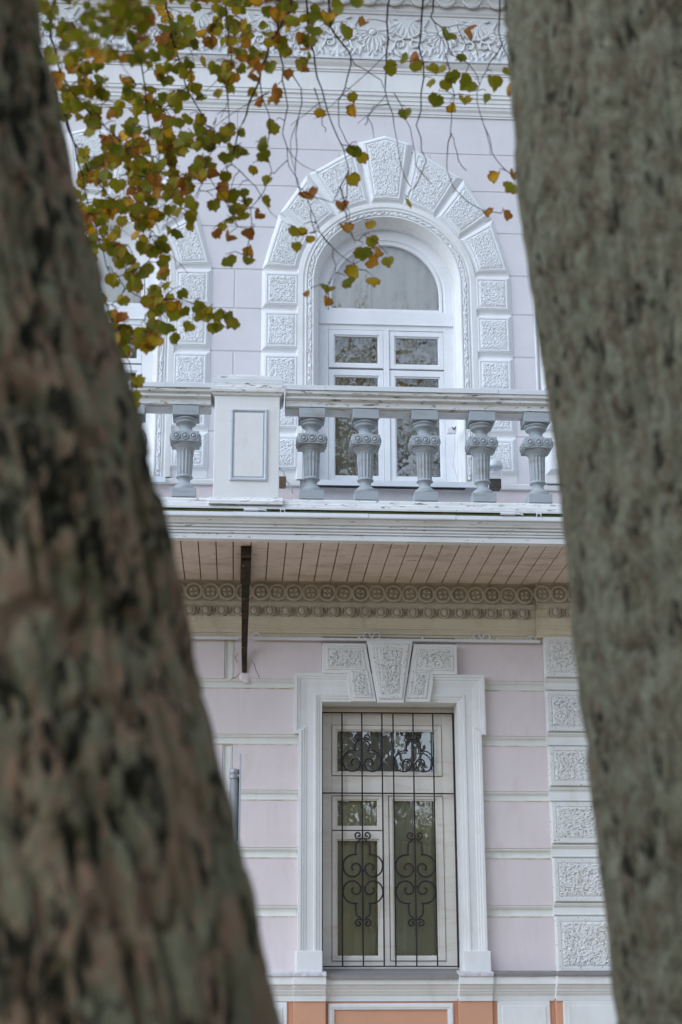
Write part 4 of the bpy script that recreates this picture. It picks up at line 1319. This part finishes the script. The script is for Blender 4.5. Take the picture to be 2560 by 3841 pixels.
# limbs that reach towards the house and carry the drooping twigs
limb_pts = [(clL[-6][0], -10.85, clL[-6][2]), (-0.9, -9.8, 7.5), (-0.6, -8.4, 7.7), (-0.1, -7.3, 7.4), (0.7, -6.7, 7.0), (1.6, -6.6, 6.6)]
MB().tube(limb_pts, [0.11, 0.085, 0.065, 0.05, 0.035, 0.02], 8).build('limb', M['bark_a'], tl_, 0, True)
MB().tube([(-0.9, -9.8, 7.5), (-1.2, -8.9, 7.2), (-1.3, -8.2, 6.6), (-1.1, -7.9, 6.0)], [0.06, 0.045, 0.03, 0.015], 7).build('limb', M['bark_a'], tl_, 0, True)


# ---- leaves
def leaf_mesh(hue, seed):
    rng = np.random.default_rng(seed)
    n = 20
    slim = rng.uniform(0.74, 1.04)
    prof = []
    for i in range(n):
        a = 2 * math.pi * i / n                       # 0 at the petiole (top), pi at the tip
        r = 0.5 * (1 + 0.16 * math.cos(2 * a) * -1 + 0.02)
        x = slim * r * math.sin(a) * (0.98 + 0.08 * math.sin(a) ** 2); z = r * math.cos(a)
        if a < 0.45 or a > 2 * math.pi - 0.45:
            z -= 0.10 * (1 - min(a, 2 * math.pi - a) / 0.45)   # notch at the stalk
        if abs(a - math.pi) < 0.35:
            z -= 0.20 * (1 - abs(a - math.pi) / 0.35)          # pointed tip
        j = 1 + (0.07 if i % 2 else -0.05) + rng.normal() * 0.045
        prof.append((x * j, z * j))
    fold = rng.uniform(-0.1, 0.7); cup = rng.uniform(-0.5, 0.7); tw = rng.uniform(-0.5, 0.5)
    if hue > 0.85:
        fold += 0.5; cup += 0.8

    def lift(x, z):
        return -(fold * abs(x) * 0.8 + cup * (x * x + z * z) + tw * x * z * 1.2)
    vs = [(0, lift(0, 0), -0.5)]; rim = [0.0]
    for q, rv in ((0.38, 0.15), (0.72, 0.5), (0.9, 0.82), (1.0, 1.0)):
        for x, z in prof:
            dx, dz = x * q, z * q
            w = rng.normal() * 0.015
            vs.append((dx, lift(dx, dz) + w, dz - 0.5)); rim.append(rv)
    fs = [(0, 1 + i, 1 + (i + 1) % n) for i in range(n)]
    for k in range(3):
        for i in range(n):
            a = 1 + k * n + i; b = 1 + k * n + (i + 1) % n
            fs.append((a, a + n, b + n, b))
    # stalk
    o = len(vs)
    for p in ((-0.012, 0, -0.1), (0.012, 0, -0.1), (0.009, 0, 0.28), (-0.009, 0, 0.28)):
        vs.append(p); rim.append(1.0)
    fs.append((o, o + 1, o + 2, o + 3))
    return vs, fs, rim


def mesh_from(vs, fs, rim, hue, name='leaf'):
    me = bpy.data.meshes.new(name)
    me.from_pydata([tuple(map(float, v)) for v in vs], [], fs)
    me.polygons.foreach_set('use_smooth', [True] * len(me.polygons))
    a = me.attributes.new('rim', 'FLOAT', 'POINT'); a.data.foreach_set('value', np.array(rim, dtype=np.float32))
    a = me.attributes.new('hue', 'FLOAT', 'POINT')
    a.data.foreach_set('value', np.full(len(rim), hue, dtype=np.float32) if not hasattr(hue, '__len__') else np.array(hue, dtype=np.float32))
    me.materials.append(M['leaf'])
    me.update()
    return me


HUES = [0.02, 0.08, 0.15, 0.22, 0.3, 0.38, 0.45, 0.55, 0.65, 0.78, 0.92, 1.0]
LEAF = []
for i, h in enumerate(HUES):
    for v in range(3):
        LEAF.append((h, *leaf_mesh(h, 100 + i * 7 + v * 3)))
LEAF_ME = [mesh_from(l[1], l[2], l[3], l[0]) for l in LEAF]
by_kind = {'g': list(range(0, 15)), 'y': list(range(15, 24)), 'o': list(range(24, 30)), 'b': list(range(30, 36))}

# leaves that stand out singly: x, y (pixels in the photo), size in pixels, kind
EXP = [(1333, 22, 62, 'g'), (1243, 70, 84, 'g'), (1301, 121, 74, 'g'), (1180, 121, 70, 'g'), (1157, 70, 76, 'g'), (1377, 100, 46, 'b'), (1687, 147, 66, 'g'), (1770, 137, 60, 'b'), (1735, 214, 38, 'g'),
       (1791, 214, 50, 'y'), (1554, 207, 52, 'b'), (1543, 252, 58, 'y'), (1495, 277, 60, 'y'), (1502, 239, 44, 'g'), (1604, 265, 60, 'y'), (1671, 261, 50, 'y'), (1690, 286, 58, 'g'), (1618, 312, 42, 'y'),
       (1668, 316, 54, 'y'), (1728, 309, 48, 'y'), (1782, 332, 76, 'g'), (1846, 306, 74, 'y'), (1907, 271, 50, 'g'), (1913, 332, 72, 'b'), (1824, 367, 52, 'g'), (1740, 386, 58, 'y'), (1690, 405, 44, 'o'),
       (1645, 378, 70, 'g'), (1520, 427, 52, 'g'), (1317, 362, 50, 'y'), (1330, 410, 66, 'o'), (1202, 420, 44, 'o'), (1336, 564, 60, 'g'), (1346, 596, 60, 'o'), (1309, 676, 66, 'o'), (1154, 745, 66, 'b'),
       (1279, 775, 52, 'b'), (1521, 760, 54, 'y'), (1875, 667, 62, 'o'), (1923, 663, 50, 'b'), (1929, 711, 62, 'y'), (1038, 481, 66, 'y'), (1019, 680, 52, 'y'), (977, 771, 56, 'y'), (927, 815, 56, 'y'),
       (977, 817, 48, 'b'), (950, 871, 60, 'b'), (1084, 871, 56, 'y'), (1141, 869, 54, 'o'), (1164, 903, 46, 'o'), (1107, 924, 50, 'y'), (934, 940, 56, 'b'), (934, 986, 58, 'g'), (1164, 1104, 42, 'b'),
       (1233, 1095, 58, 'y'), (1229, 1135, 54, 'b'), (1283, 871, 72, 'b'), (1382, 850, 50, 'o'), (1386, 905, 56, 'y'), (1363, 947, 66, 'g'), (1405, 947, 56, 'b'), (1328, 1016, 76, 'o'), (1378, 1000, 56, 'b'),
       (1455, 980, 52, 'y'), (1394, 1064, 64, 'o'), (1298, 1062, 52, 'g'), (1814, 813, 44, 'b'), (1887, 808, 54, 'b'), (850, 984, 58, 'g'), (862, 900, 50, 'b'), (800, 880, 44, 'b'), (560, 1228, 60, 'g'), (670, 878, 52, 'g')]
CLU = [(330, 55, 180, 70, 34), (480, 140, 150, 70, 22), (700, 90, 200, 90, 27), (900, 110, 160, 110, 25), (1085, 70, 110, 80, 12), (1000, 235, 120, 110, 18), (800, 320, 60, 50, 7), (290, 300, 60, 80, 13), (360, 390, 110, 60, 16),
       (560, 330, 100, 80, 12), (560, 430, 90, 70, 12), (680, 500, 120, 60, 13), (520, 560, 110, 80, 15), (640, 600, 120, 80, 17), (420, 560, 80, 70, 10), (850, 580, 90, 70, 13), (740, 700, 90, 60, 12), (480, 660, 120, 70, 15),
       (360, 760, 60, 120, 15), (560, 740, 110, 60, 12), (640, 800, 90, 60, 8), (420, 860, 100, 90, 18), (560, 860, 60, 50, 6), (480, 980, 110, 70, 14), (560, 1050, 60, 50, 5), (470, 1120, 100, 70, 14), (600, 1130, 70, 50, 8),
       (740, 1180, 60, 40, 6), (820, 1210, 40, 30, 5), (480, 1250, 90, 60, 12), (590, 1270, 50, 40, 5), (870, 800, 60, 70, 5), (530, 1490, 30, 55, 4), (300, 200, 70, 60, 9), (640, 220, 80, 60, 9)]
MAIN = [[(1140, -400, 6.0), (1150, 0, 6.0), (1160, 150, 6.0), (1190, 290, 6.0), (1230, 420, 6.0), (1290, 560, 6.1), (1310, 640, 6.1), (1288, 780, 6.2), (1300, 840, 6.2), (1330, 900, 6.2)],
        [(1130, -350, 5.8), (1090, 40, 5.8), (1010, 160, 5.8), (975, 300, 5.8), (925, 430, 5.8), (895, 490, 5.9), (870, 600, 5.9), (900, 640, 5.9), (960, 700, 6.0)],
        [(60, -300, 4.6), (120, 150, 4.8), (210, 330, 5.0), (255, 480, 5.1), (330, 640, 5.2), (420, 750, 5.4), (520, 830, 5.5), (640, 800, 5.6)],
        [(200, -300, 4.5), (205, 20, 4.6), (190, 140, 4.7), (230, 280, 4.8), (300, 380, 4.9), (390, 470, 5.1), (480, 560, 5.2)],
        [(500, -300, 5.4), (510, 0, 5.4), (530, 160, 5.4), (545, 330, 5.5), (560, 480, 5.5), (575, 640, 5.6), (560, 760, 5.6)],
        [(600, -200, 5.5), (640, 120, 5.5), (700, 330, 5.6), (760, 430, 5.7), (800, 560, 5.8), (760, 690, 5.8)],
        [(250, 400, 5.0), (290, 600, 5.0), (330, 760, 5.1), (370, 900, 5.2), (400, 1000, 5.3), (470, 1080, 5.4), (560, 1130, 5.5), (680, 1120, 5.6), (780, 1160, 5.7), (850, 1230, 5.7)],
        [(330, 900, 5.1), (380, 1080, 5.2), (420, 1200, 5.2), (450, 1300, 5.3), (500, 1420, 5.3), (520, 1480, 5.3)],
        [(860, -300, 5.7), (850, 60, 5.7), (870, 240, 5.8), (850, 330, 5.8), (860, 470, 5.8)],
        [(1590, -300, 6.3), (1588, 0, 6.3), (1580, 120, 6.3), (1590, 240, 6.3), (1580, 350, 6.3), (1562, 470, 6.3), (1600, 600, 6.4), (1560, 700, 6.4), (1530, 740, 6.4)],
        [(1620, -300, 6.4), (1625, 20, 6.4), (1616, 62, 6.4), (1655, 100, 6.4), (1690, 200, 6.4), (1760, 240, 6.4), (1800, 300, 6.4)],
        [(1880, -300, 6.0), (1876, 0, 6.0), (1872, 120, 6.0), (1885, 165, 6.0), (1905, 210, 6.0), (1920, 300, 6.0)],
        [(1885, 165, 6.0), (1840, 230, 6.0), (1810, 290, 6.0), (1790, 340, 6.1), (1800, 420, 6.1), (1845, 560, 6.1), (1860, 595, 6.1), (1900, 640, 6.1), (1930, 660, 6.1)],
        [(1440, -300, 6.3), (1455, 30, 6.3), (1450, 200, 6.3), (1445, 340, 6.3), (1455, 380, 6.3), (1480, 480, 6.4), (1500, 600, 6.4), (1540, 700, 6.4)],
        [(1230, -200, 6.2), (1240, 100, 6.2), (1290, 170, 6.2), (1318, 215, 6.2), (1318, 240, 6.2), (1295, 330, 6.2), (1270, 380, 6.2), (1272, 470, 6.2), (1300, 530, 6.3), (1330, 560, 6.3)],
        [(1318, 220, 6.2), (1370, 260, 6.3), (1430, 300, 6.3), (1440, 330, 6.3)],
        [(1090, 260, 6.0), (1130, 330, 6.0), (1120, 440, 6.0), (1115, 560, 6.0), (1108, 650, 6.1), (1130, 730, 6.1), (1160, 760, 6.1), (1180, 810, 6.1), (1200, 870, 6.2), (1250, 930, 6.2), (1260, 990, 6.2), (1238, 1060, 6.2)],
        [(1200, 870, 6.2), (1260, 940, 6.2), (1310, 980, 6.2), (1340, 1010, 6.2)],
        [(1310, 640, 6.1), (1250, 760, 6.1), (1180, 740, 6.1), (1120, 700, 6.1)],
        [(1040, -200, 6.0), (1050, 200, 6.0), (1080, 400, 6.0), (1060, 500, 6.0), (1080, 600, 6.1), (1030, 650, 6.1)],
        [(975, 300, 5.9), (1010, 430, 5.9), (1000, 560, 5.9), (1020, 640, 6.0), (990, 720, 6.0), (940, 780, 6.0), (945, 860, 6.0), (925, 960, 6.0)],
        [(1670, 200, 6.4), (1690, 300, 6.4), (1695, 420, 6.4), (1690, 500, 6.4), (1705, 540, 6.4), (1720, 600, 6.4), (1750, 640, 6.5)],
        [(1695, 500, 6.4), (1680, 560, 6.4), (1678, 640, 6.4), (1700, 700, 6.4), (1760, 760, 6.4), (1815, 790, 6.4), (1880, 800, 6.4)],
        [(1460, 390, 6.3), (1400, 400, 6.4), (1380, 440, 6.4), (1370, 470, 6.4)], [(1480, 350, 6.4), (1540, 480, 6.4), (1560, 620, 6.4), (1620, 690, 6.4)], [(1180, 330, 6.0), (1210, 470, 6.1), (1222, 495, 6.1)],
        [(1280, 540, 6.1), (1310, 545, 6.1), (1330, 560, 6.1)]]

GROUPS = {'left': [], 'centre': [], 'right': []}


def group_of(px):
    return 'left' if px < 760 else ('centre' if px < 1420 else 'right')


MAIN = [[(x, y, d + 0.6 if d < 5.75 else d) for x, y, d in line] for line in MAIN]
nodes = []          # (px, py, d, group)
tubes = {k: MB() for k in GROUPS}
lr = np.random.default_rng(21)


def tube_px(grp, P, r0, r1):
    n = len(P)
    tubes[grp].tube([at(*p) for p in P], [r0 + (r1 - r0) * i / (n - 1) for i in range(n)], 5)


for line in MAIN:
    P = []
    for k in range(len(line) - 1):
        a, b = np.array(line[k]), np.array(line[k + 1])
        m = max(2, int(np.linalg.norm((b - a)[:2]) / 45))
        for q in range(m):
            P.append(a + (b - a) * q / m + (lr.normal(size=3) * np.array([5, 3, 0.01]) if q else 0))
    P.append(np.array(line[-1]))
    g_ = group_of(line[len(line) // 2][0])
    thick = 0.0075 if line[0][1] < -100 else 0.0030
    if line in (MAIN[1], MAIN[2], MAIN[3], MAIN[6]):
        thick *= 1.5
    n = len(P)
    tubes[g_].tube([at(*p) for p in P], [max(0.0017, thick * 0.85 * (1 - 0.85 * (i / (n - 1)) ** 0.7)) for i in range(n)], 6)
    for p in P:
        nodes.append((p[0], p[1], p[2], g_))
leaves = [(x, y, s * 0.88, k, None) for x, y, s, k in EXP]
for cx, cy, rx, ry, n in CLU:
    for i in range(int(n * 1.6)):
        a = lr.random() * 6.283; q = math.sqrt(lr.random())
        x, y = cx + 1.42 * rx * q * math.cos(a), cy + 1.32 * ry * q * math.sin(a)
        kd = lr.choice(['g', 'g', 'g', 'g', 'g', 'g', 'y', 'y', 'y', 'y', 'o', 'b'])
        if cx == 1000 and lr.random() < 0.45:
            kd = 'b'
        if x < 520 and y < 190:
            kd = 'g'
        leaves.append((x, y, 38 + 16 * lr.random() if lr.random() < 0.87 else 58, kd, None))
NX = np.array([[a[0], a[1], a[2] * 160] for a in nodes])
NG = [a[3] for a in nodes]
ND = [a[2] for a in nodes]


def cost(x, y):
    dx = NX[:, 0] - x; dy = NX[:, 1] - (y - 20)
    return np.hypot(dx * 1.1, np.where(dy > 0, dy * 2.2, dy))


order = sorted(range(len(leaves)), key=lambda i: cost(leaves[i][0], leaves[i][1]).min())
placed = []
for i in order:
    x, y, s, kd, _ = leaves[i]
    c_ = cost(x, y)
    j = int(c_.argmin())
    d = ND[j] + lr.normal() * 0.10
    if x < 560 and y < 230:
        d = min(d, 4.7) - 0.5 * lr.random()
    gname = NG[j]
    p0 = np.array([NX[j, 0], NX[j, 1], ND[j]]); p1 = np.array([x, y - s * 0.62, d])
    L = np.linalg.norm((p1 - p0)[:2])
    P = [p0]
    m = max(2, int(L / 28))
    sag = np.array([lr.normal() * 0.10, -0.10 - 0.1 * lr.random()]) * L
    for q in range(1, m + 1):
        t_ = q / m
        p = p0 + (p1 - p0) * t_
        p[:2] += sag * math.sin(math.pi * t_) + (lr.normal(size=2) * 2.0 if q < m else 0)
        P.append(p)
    tube_px(gname, P, 0.0019, 0.0013)
    if L > 30:
        add = np.array([[p[0], p[1], p[2] * 160] for p in P[1:-1]]).reshape(-1, 3)
        NX = np.vstack([NX, add]); NG += [gname] * len(add); ND += [p[2] for p in P[1:-1]]
    placed.append((x, y, s, kd, d, gname))
# bare side twigs
for i in range(60):
    j = int(lr.integers(len(NX)))
    if NX[j, 1] > 900 or NX[j, 1] < -20:
        continue
    p = np.array([NX[j, 0], NX[j, 1], ND[j]]); P = [p]
    v = np.array([lr.normal() * 14, 18 + 10 * lr.random(), 0])
    for q in range(int(3 + lr.integers(7))):
        v = v + np.array([lr.normal() * 5, lr.normal() * 3, 0.0])
        p = p + v; P.append(p)
    tube_px(NG[j], P, 0.0018, 0.0010)

BR = {}
for k in GROUPS:
    BR[k] = tubes[k].build('hanging_branch', M['twig'], tl_)
# 300 largest leaves singly, the rest as one part
placed.sort(key=lambda p: -p[2] * (1.0 if p[3] != 'x' else 0) - (1000 if (p[0], p[1]) in {(e[0], e[1]) for e in EXP} else 0))
rest = {'vs': [], 'fs': [], 'rim': [], 'hue': []}
base_rot = Matrix(((RT[0], FW[0], UP[0]), (RT[1], FW[1], UP[1]), (RT[2], FW[2], UP[2])))
rr_ = random.Random(5)
for i, (x, y, s, kd, d, gname) in enumerate(placed):
    size = s / 6000.0 * d
    pos = at(x, y - s * 0.5, d)
    yaw = rr_.gauss(0, 0.5) if kd != 'b' else rr_.gauss(0, 0.9)
    rot = Matrix.Rotation(rr_.gauss(0.0, 0.30) + YAW, 3, 'Z') @ Matrix.Rotation(yaw, 3, 'Z') @ Matrix.Rotation(rr_.gauss(0.15, 0.35), 3, 'X') @ Matrix.Rotation(rr_.gauss(0, 0.55), 3, 'Y')
    idx = rr_.choice(by_kind[kd])
    if i < 300:
        o = link('leaf', LEAF_ME[idx], None, BR[gname])
        o.matrix_parent_inverse = Matrix.Translation(-root_loc(BR[gname]))
        m4 = rot.to_4x4()
        o.rotation_euler = rot.to_euler()
        o.location = Vector(pos)
        o.scale = (size,) * 3
    else:
        h, vs, fs, rim = LEAF[idx]
        o0 = len(rest['vs'])
        for v in vs:
            p = rot @ Vector(v) * size
            rest['vs'].append((p[0] + pos[0], p[1] + pos[1], p[2] + pos[2]))
        rest['fs'] += [tuple(o0 + a for a in f) for f in fs]
        rest['rim'] += rim; rest['hue'] += [h] * len(vs)
me = mesh_from(rest['vs'], rest['fs'], rest['rim'], rest['hue'], 'leaves')
lo = link('leaves', me, None, BR['left'])
lo['kind'] = 'stuff'

# ---- trees across the park, which the window panes mirror
rng = np.random.default_rng(11)
crown_me = []
for k in range(2):
    mb = leaf_cloud((0, 0, 4.7), 3.1, 4.0, 6500, 0.17, rng, 0.25)
    me = mb.mesh('crown'); me.materials.append(M['crown']); crown_me.append(me)
mb = MB().tube([(0, 0, -0.1), (0.1, 0, 2.0), (-0.05, 0.1, 4.5), (0.2, 0.1, 7.0)], [0.26, 0.2, 0.14, 0.05], 10)
for k in range(14):
    a = k * 2.4; z = 2.6 + 0.34 * k
    L = 2.6 - 0.09 * k
    mb.tube([(0, 0.05, z), (L * 0.5 * math.cos(a), L * 0.5 * math.sin(a), z + 0.7), (L * math.cos(a + .15), L * math.sin(a + .15), z + 1.7 + 0.08 * k)], [0.07, 0.045, 0.012], 5)
trunk_me = mb.mesh('trunk', True); trunk_me.materials.append(M['bark_b'])
for k, (x, y, s) in enumerate(((-10.5, -33, 1.0), (-4.2, -37, 1.15), (0.1, -34, 1.35), (6.6, -36, 0.90), (13.5, -34, 1.0), (-17, -37, 1.1), (3.6, -46, 1.0), (9.0, -46, 1.0), (5.9, -41, 0.86))):
    tt = thing('autumn_tree', 'yellowing autumn tree across the park, seen only mirrored in the window panes', 'tree', (x, y, 0), 'trees mirrored in the panes')
    tt.scale = (s, s, s)
    tt.rotation_euler = (0, 0, k * 1.3)
    for nm, me in (('trunk', trunk_me), ('crown', crown_me[k % 2])):
        o = bpy.data.objects.new(nm, me); COL.objects.link(o); o.parent = tt
        if nm == 'crown':
            o['kind'] = 'stuff'

# tall bare trees, whose branches cross the mirrored sky
def grow(mb, p, d, L, r, depth, rg):
    q = p + d * L * 0.5 + rg.normal(size=3) * L * 0.04
    e = p + d * L + rg.normal(size=3) * L * 0.06
    mb.tube([p, q, e], [r, r * 0.8, r * 0.62], 5 if depth < 3 else 3, False)
    if depth == 6:
        return
    for k in range(3 if depth < 5 else 2):
        nd = d + rg.normal(size=3) * np.array([0.55, 0.55, 0.35]) + np.array([0, 0, 0.12])
        nd /= np.linalg.norm(nd)
        b = p + (e - p) * (0.55 + 0.45 * rg.random())
        grow(mb, b if k else e, nd, L * (0.66 + 0.14 * rg.random()), r * 0.6, depth + 1, rg)


mb = MB()
grow(mb, np.array([0.0, 0, -0.2]), np.array([0.02, 0, 1.0]), 6.4, 0.34, 0, np.random.default_rng(4))
bare_me = mb.mesh('trunk', True); bare_me.materials.append(M['bark_b'])
for k, (x, y, s_) in enumerate(((3.4, -22, 0.95), (-4.4, -25, 1.0), (9.5, -28, 1.05))):
    tt = thing('bare_tree', 'tall leafless tree across the park, seen only mirrored in the upper panes', 'tree', (x, y, 0), 'bare trees mirrored in the panes')
    tt.scale = (s_, s_, s_); tt.rotation_euler = (0, 0, k * 2.0)
    o = bpy.data.objects.new('trunk', bare_me); COL.objects.link(o); o.parent = tt
